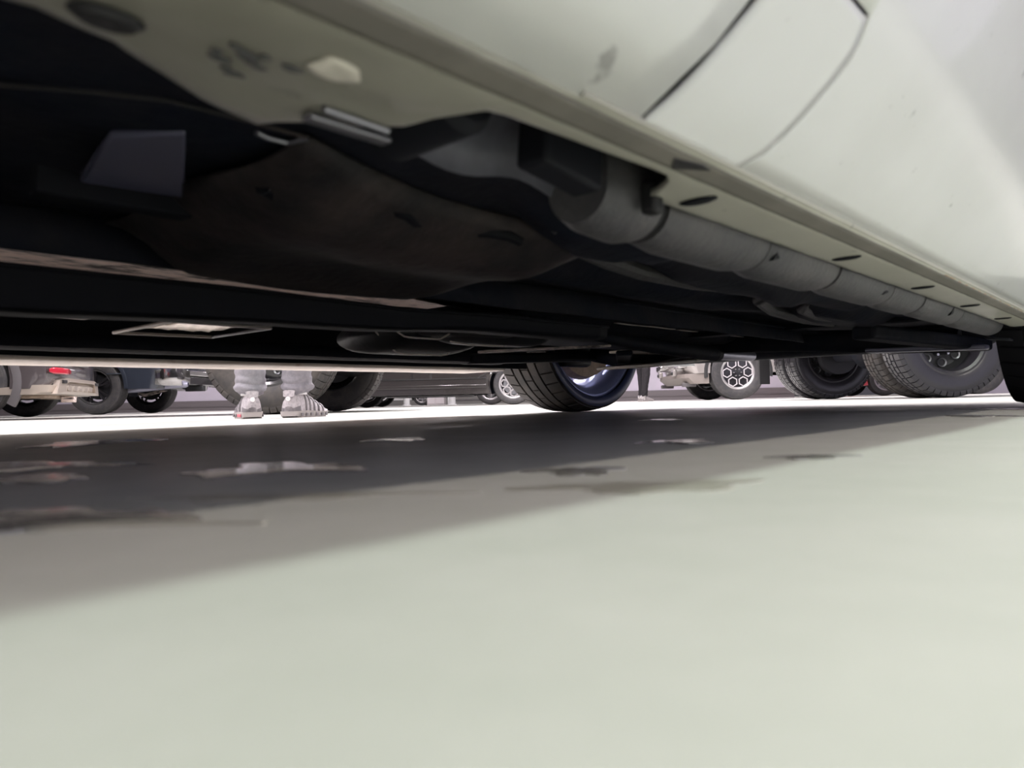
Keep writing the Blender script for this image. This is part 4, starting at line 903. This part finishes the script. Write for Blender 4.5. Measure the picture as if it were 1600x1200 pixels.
def figure(name, label, loc, rotz, feet, trouser_m, top_m, shoe_m, hem=.095):
    """feet: for left and right (x, y, turn): where each heel stands and which way it points; the figure faces local +Y"""
    t = thing(name, label, 'person', loc, rotz)
    ank = [Vector((x, y, .085)) for x, y, q in feet]
    hip = [Vector((-.095, 0, .90)), Vector((.095, 0, .90))]
    knee = [(hip[i]*.5 + ank[i]*.5) + Vector((0, .035, 0)) for i in (0, 1)]
    s = Sk()
    root = s.chain([(0, 0, .98)], [(.15, .11)])
    sp = s.chain([(0, -.01, 1.12), (0, -.015, 1.28), (0, -.01, 1.42), (0, .0, 1.50)], [(.14, .10), (.15, .11), (.13, .09), (.06, .06)], root)
    s.chain([(0, .012, 1.56), (0, .02, 1.63), (0, .02, 1.71), (0, .012, 1.765)], [.058, (.072, .088), (.075, .095), (.05, .065)], sp)
    chest = 3
    for sd in (-1, 1):
        a = s.chain([(sd*.17, -.01, 1.42), (sd*.21, -.02, 1.22), (sd*.23, .02, 1.08), (sd*.235, .07, .92), (sd*.235, .085, .87)], [.055, .047, .042, .03, (.038, .022)], chest)
        palm = len(s.v)-1
        for k in range(4):
            L = (.9, 1.0, .95, .8)[k]; y0 = .055 + .02*k
            s.chain([(sd*.235, y0 + .005, .835), (sd*.232, y0 + .008, .835 - .035*L), (sd*.222, y0 + .008, .835 - .065*L)], [.0095, .0085, .0075], palm)
        s.chain([(sd*.225, .045, .87), (sd*.215, .04, .84), (sd*.21, .045, .815)], [.011, .0095, .0085], a)
    for i in (0, 1):
        q = feet[i][2]; d = Vector((math.sin(q), math.cos(q), 0))
        s.chain([hip[i], knee[i], knee[i]*.35 + ank[i]*.65, ank[i] + Vector((0, 0, .01)), ank[i] + d*.03 + Vector((0, 0, -.03)), ank[i] + d*.10 + Vector((0, 0, -.052))], [.085, .058, .046, .030, .022, .014], root)
    skin_mesh('body', s.v, s.e, s.r, M_SKIN, t, 1, 0)
    # face
    for sd in (-1, 1):
        mb = MB(); mb.lathe([(-.012, .001), (-.008, .009), (0, .012), (.008, .009), (.012, .001)], 10, (sd*.032, .104, 1.665)); part('eye', mb, M_DOT, t)
        mb = MB(); mb.lathe([(-.02, .006), (0, .03), (.006, .026)], 12, (sd*.078, .0, 1.655)); part('ear', mb, M_SKIN, t)
    mb = MB(); mb.tube([(0, .108, 1.67), (0, .125, 1.645), (0, .128, 1.63), (0, .108, 1.622)], [.008, .011, .013, .008], 8); part('nose', mb, M_SKIN, t)
    mb = MB(); mb.tube([(-.022, .102, 1.60), (0, .108, 1.598), (.022, .102, 1.60)], [.004, .007, .004], 8); part('mouth', mb, M_PINK, t)
    mb = MB(); P = []
    for i in range(9):
        f = i/8*1.65
        P.append([(math.sin(f)*.088*math.cos(2*PI*k/20), .012 - .018 + math.sin(f)*(.108)*math.sin(2*PI*k/20)*(1 if math.sin(2*PI*k/20) < 0 else .80), 1.69 + .098*math.cos(f) - (.05*max(0, -math.sin(2*PI*k/20))*f)) for k in range(20)])
    mb.grid(P, cv=True); part('hair', mb, M_HAIR, t, solid=.006)
    # jacket
    s = Sk(); r0 = s.chain([(0, 0, .93)], [(.175, .13)]); c = s.chain([(0, -.012, 1.15), (0, -.015, 1.30), (0, -.01, 1.42), (0, .0, 1.48)], [(.165, .125), (.17, .13), (.15, .105), .075], r0)
    for sd in (-1, 1): s.chain([(sd*.17, -.01, 1.42), (sd*.215, -.02, 1.22), (sd*.232, .02, 1.08), (sd*.236, .065, .935)], [.068, .06, .054, .046], 3)
    skin_mesh('jacket', s.v, s.e, s.r, top_m, t, 1, 0)
    # trousers: one cloth surface, legs with folds stacked over the shoes
    mb = MB()
    for i in (0, 1):
        R = []; A, K, H = ank[i], knee[i], hip[i]; n = 60
        top = Vector((hip[i].x*.95, 0, .98))
        for j in range(n+1):
            u = j/n; z = hem + (0.98 - hem)*(u**1.7)
            if z < K.z: f = (z - A.z)/(K.z - A.z); c = A.lerp(K, f)
            else: f = (z - K.z)/(top.z - K.z); c = K.lerp(top, f)
            r = lerp(z, [(0, .055), (.098, .053), (.112, .061), (.122, .0635), (.134, .0535), (.150, .060), (.165, .0535), (.185, .0585), (.21, .0535), (.30, .0565), (.5, .072), (.75, .088), (.98, .105)])
            if z < hem + .012: r -= .007
            R.append([(c.x + (r + .0045*math.sin(3*q + z*85 + i*2) * max(0, 1 - z/.4) + .003*math.sin(5*q - z*60))*math.cos(q), c.y + (r*1.08 + .0035*math.sin(3*q + z*55) * max(0, 1 - z/.4))*math.sin(q), z + .010*math.sin(q*2 + i*1.7)*max(0, 1 - z/.3)) for q in [2*PI*k/28 for k in range(28)]])
        mb.rings(R)
    Rg = []
    for z, rx, ry in ((.80, .10, .09), (.86, .175, .115), (.93, .18, .125), (1.0, .165, .12)):
        Rg.append([(rx*math.cos(2*PI*k/28), ry*math.sin(2*PI*k/28), z) for k in range(28)])
    mb.rings(Rg); part('trousers', mb, trouser_m, t)
    # shoes
    for i in (0, 1):
        q = feet[i][2]; A = ank[i]
        Rz = Matrix.Rotation(-q, 3, 'Z')
        def T(x, y, z): v = Rz @ Vector((x, y, 0)); return (A.x + v.x, A.y + v.y, z)
        # stations along the foot: y, half width, sole height, top height
        ST = [(-.075, .018, .020, .060), (-.070, .031, .020, .082), (-.045, .036, .021, .100), (0, .038, .022, .104), (.035, .039, .021, .098), (.075, .043, .019, .080), (.12, .049, .018, .062), (.155, .048, .019, .052), (.185, .038, .023, .043), (.205, .018, .028, .036)]
        up = MB(); up.rings([[T(w*math.cos(PI*k/10)*(1.0 if 0 < k < 10 else 1.03), y, zs + (zt - zs)*math.sin(PI*k/10)**.75) for k in range(11)] for y, w, zs, zt in ST])
        shoe = part('shoe', up, shoe_m, t, True, 60)
        so = MB(); so.rings([[T((w + .006)*math.cos(PI*2*k/14), y*1.03, (.0 if math.sin(2*PI*k/14) < -.3 else zs + .005) + (.010 if y > .18 else 0)*(math.sin(2*PI*k/14) < -.3) + (.006 if y < -.06 else 0)*(math.sin(2*PI*k/14) < -.3)) for k in range(14)] for y, w, zs, zt in ST]); part('sole', so, M_SOLE, shoe)
        for k in range(6):
            for sd in (-1, 1):
                pd = MB(); y = -.045 + .04*k; w = lerp(y, [(a_, b_) for a_, b_, _, _ in ST]) + .0065
                pd.box(T(sd*w, y, .012), (.004, .018, .012), Rz); part('sole_pod', pd, M_PINK if (sd < 0 and k < 3) else M_SHOED, shoe, bevel=.0015)
        ov = MB(); ov.rings([[T((w + .0025)*math.cos(PI*k/10), y, zs + (zt - zs)*.62*math.sin(PI*k/10)**.7) for k in range(11)] for y, w, zs, zt in ST[:3]]); part('heel_counter', ov, M_SHOED, shoe, True, 60)
        for k in range(5):
            y = .0 + .033*k; w = lerp(y, [(a_, b_) for a_, b_, _, _ in ST]); zt = lerp(y, [(a_, b_) for a_, _, _, b_ in ST]); zs = .02
            st = MB(); st.grid([[T((w + .002)*math.cos(PI*j/14), y + dy + .012*math.sin(PI*j/14), zs + (zt + .002 - zs)*math.sin(PI*j/14)**.75) for j in range(15)] for dy in (-.006, .006)]); part('overlay_stripe', st, M_SHOED, shoe, solid=.0015)
        dt = MB(); dt.lathe([(-.0015, .001), (-.0015, .009), (.003, .0095)], 16, T(0, -.079, .074)); part('reflective_dot', dt, M_DOT, shoe)
        tb = MB(); tb.rings([[T((w*.8)*math.cos(2*PI*k/12), y, z + .004*math.sin(2*PI*k/12)) for k in range(12)] for y, w, z in ((-.074, .028, .084), (-.07, .031, .104))]); part('heel_tab', tb, M_SHOE, shoe)
        sk = MB(); sk.rings([[T(.037*math.cos(2*PI*k/16), .0 + .042*math.sin(2*PI*k/16), z) for k in range(16)] for z in (.09, .105, .13)]); part('sock', sk, M_DOT, shoe)
    return t
figure('person', 'person in grey sweatpants and pale running shoes standing beside the car, seen below the knee', (-.952, 3.05, 0), 0, [(-.088, .0, -.42), (.098, .0, .18)], M_SWEAT, M_JACKET, M_SHOE)
figure('person', 'person in dark trousers far off by the wall, right of the blue-lit wheel', (2.36, 13.9, 0), -1.0, [(-.09, .06, .1), (.09, -.05, .0)], M_DENIM, M_JACKET, M_SOLE)

# ------------------------------------------------------------------ small puddles and damp films on the floor
PUD = [(.394, 1.05, .115, .22, 'thin puddle mirroring the lit aisle, furthest left under the car'), (.200, .645, .13, .09, 'puddle with a reddish mirrored streak at the left edge of the picture'),
       (.279, .448, .105, .105, 'puddle mirroring the person’s grey trousers under the car'), (.155, .525, .075, .06, 'narrow puddle at the left edge just nearer than the reddish one'),
       (.582, .684, .07, .08, 'small dark puddle right of the person’s mirrored legs'), (.638, .353, .062, .07, 'bright edged puddle below the central tyre, at the shadow edge'),
       (.357, .263, .05, .05, 'dark oval damp patch in the middle of the grey shadow band'), (.502, .181, .048, .03, 'thin greenish damp streak on the lit floor right of centre'),
       (.106, .314, .09, .055, 'long bright edged puddle rim at the left where the dark shadow begins'), (1.92, .285, .11, .25, 'damp streak near the right edge by the black tyre'),
       (1.39, .24, .075, .14, 'short damp streak on the lit floor at the right, left of the black tyre'), (1.28, .74, .07, .09, 'slim pale puddle sliver below the blue-lit wheel')]
DAMP = [(.305, .186, .10, .045, 'long olive damp stain along the edge of the lit floor, right of centre'), (.195, .300, .12, .022, 'narrow dark damp stain along the dark shadow edge, left of centre'), (.105, .288, .10, .014, 'dark damp rim below the bright edged puddle at the left')]
M_DAMP = mat('damp_concrete', (0.33, 0.32, 0.275), 0.3, col2=(0.42, 0.41, 0.36), nscale=30, lo=.45, hi=.7)
for n, (a, b, wx, wy, lb) in enumerate(PUD + DAMP):
    n_m = M_WATER if n < len(PUD) else M_DAMP
    c = car2hall(a, b); mb = MB(); P = []
    for k in range(5):
        rr_ = (.02, .5, .8, .96, 1.0)[k]; zz = (.0011, .0011, .0010, .0007, -.0015)[k]; row = []
        for q in [2*PI*j/56 for j in range(56)]:
            e = 1 + .25*math.sin(3*q + n) + .15*math.sin(5*q + 2*n) + .10*math.sin(9*q + n*3) + .06*math.sin(14*q + n)
            x = c.x + wx/2*rr_*math.cos(q)*e; y = c.y + wy/2*rr_*math.sin(q)*e; row.append((x, y, floor_z(x, y) + zz))
        P.append(row)
    mb.grid(P, cv=True)
    nm = 'puddle' if n < len(PUD) else 'damp_stain'
    tag(link(nm, mb.mesh(nm, n_m)), lb, nm.replace('_', ' '), 'small puddles on the floor' if n < len(PUD) else 'damp stains on the floor')
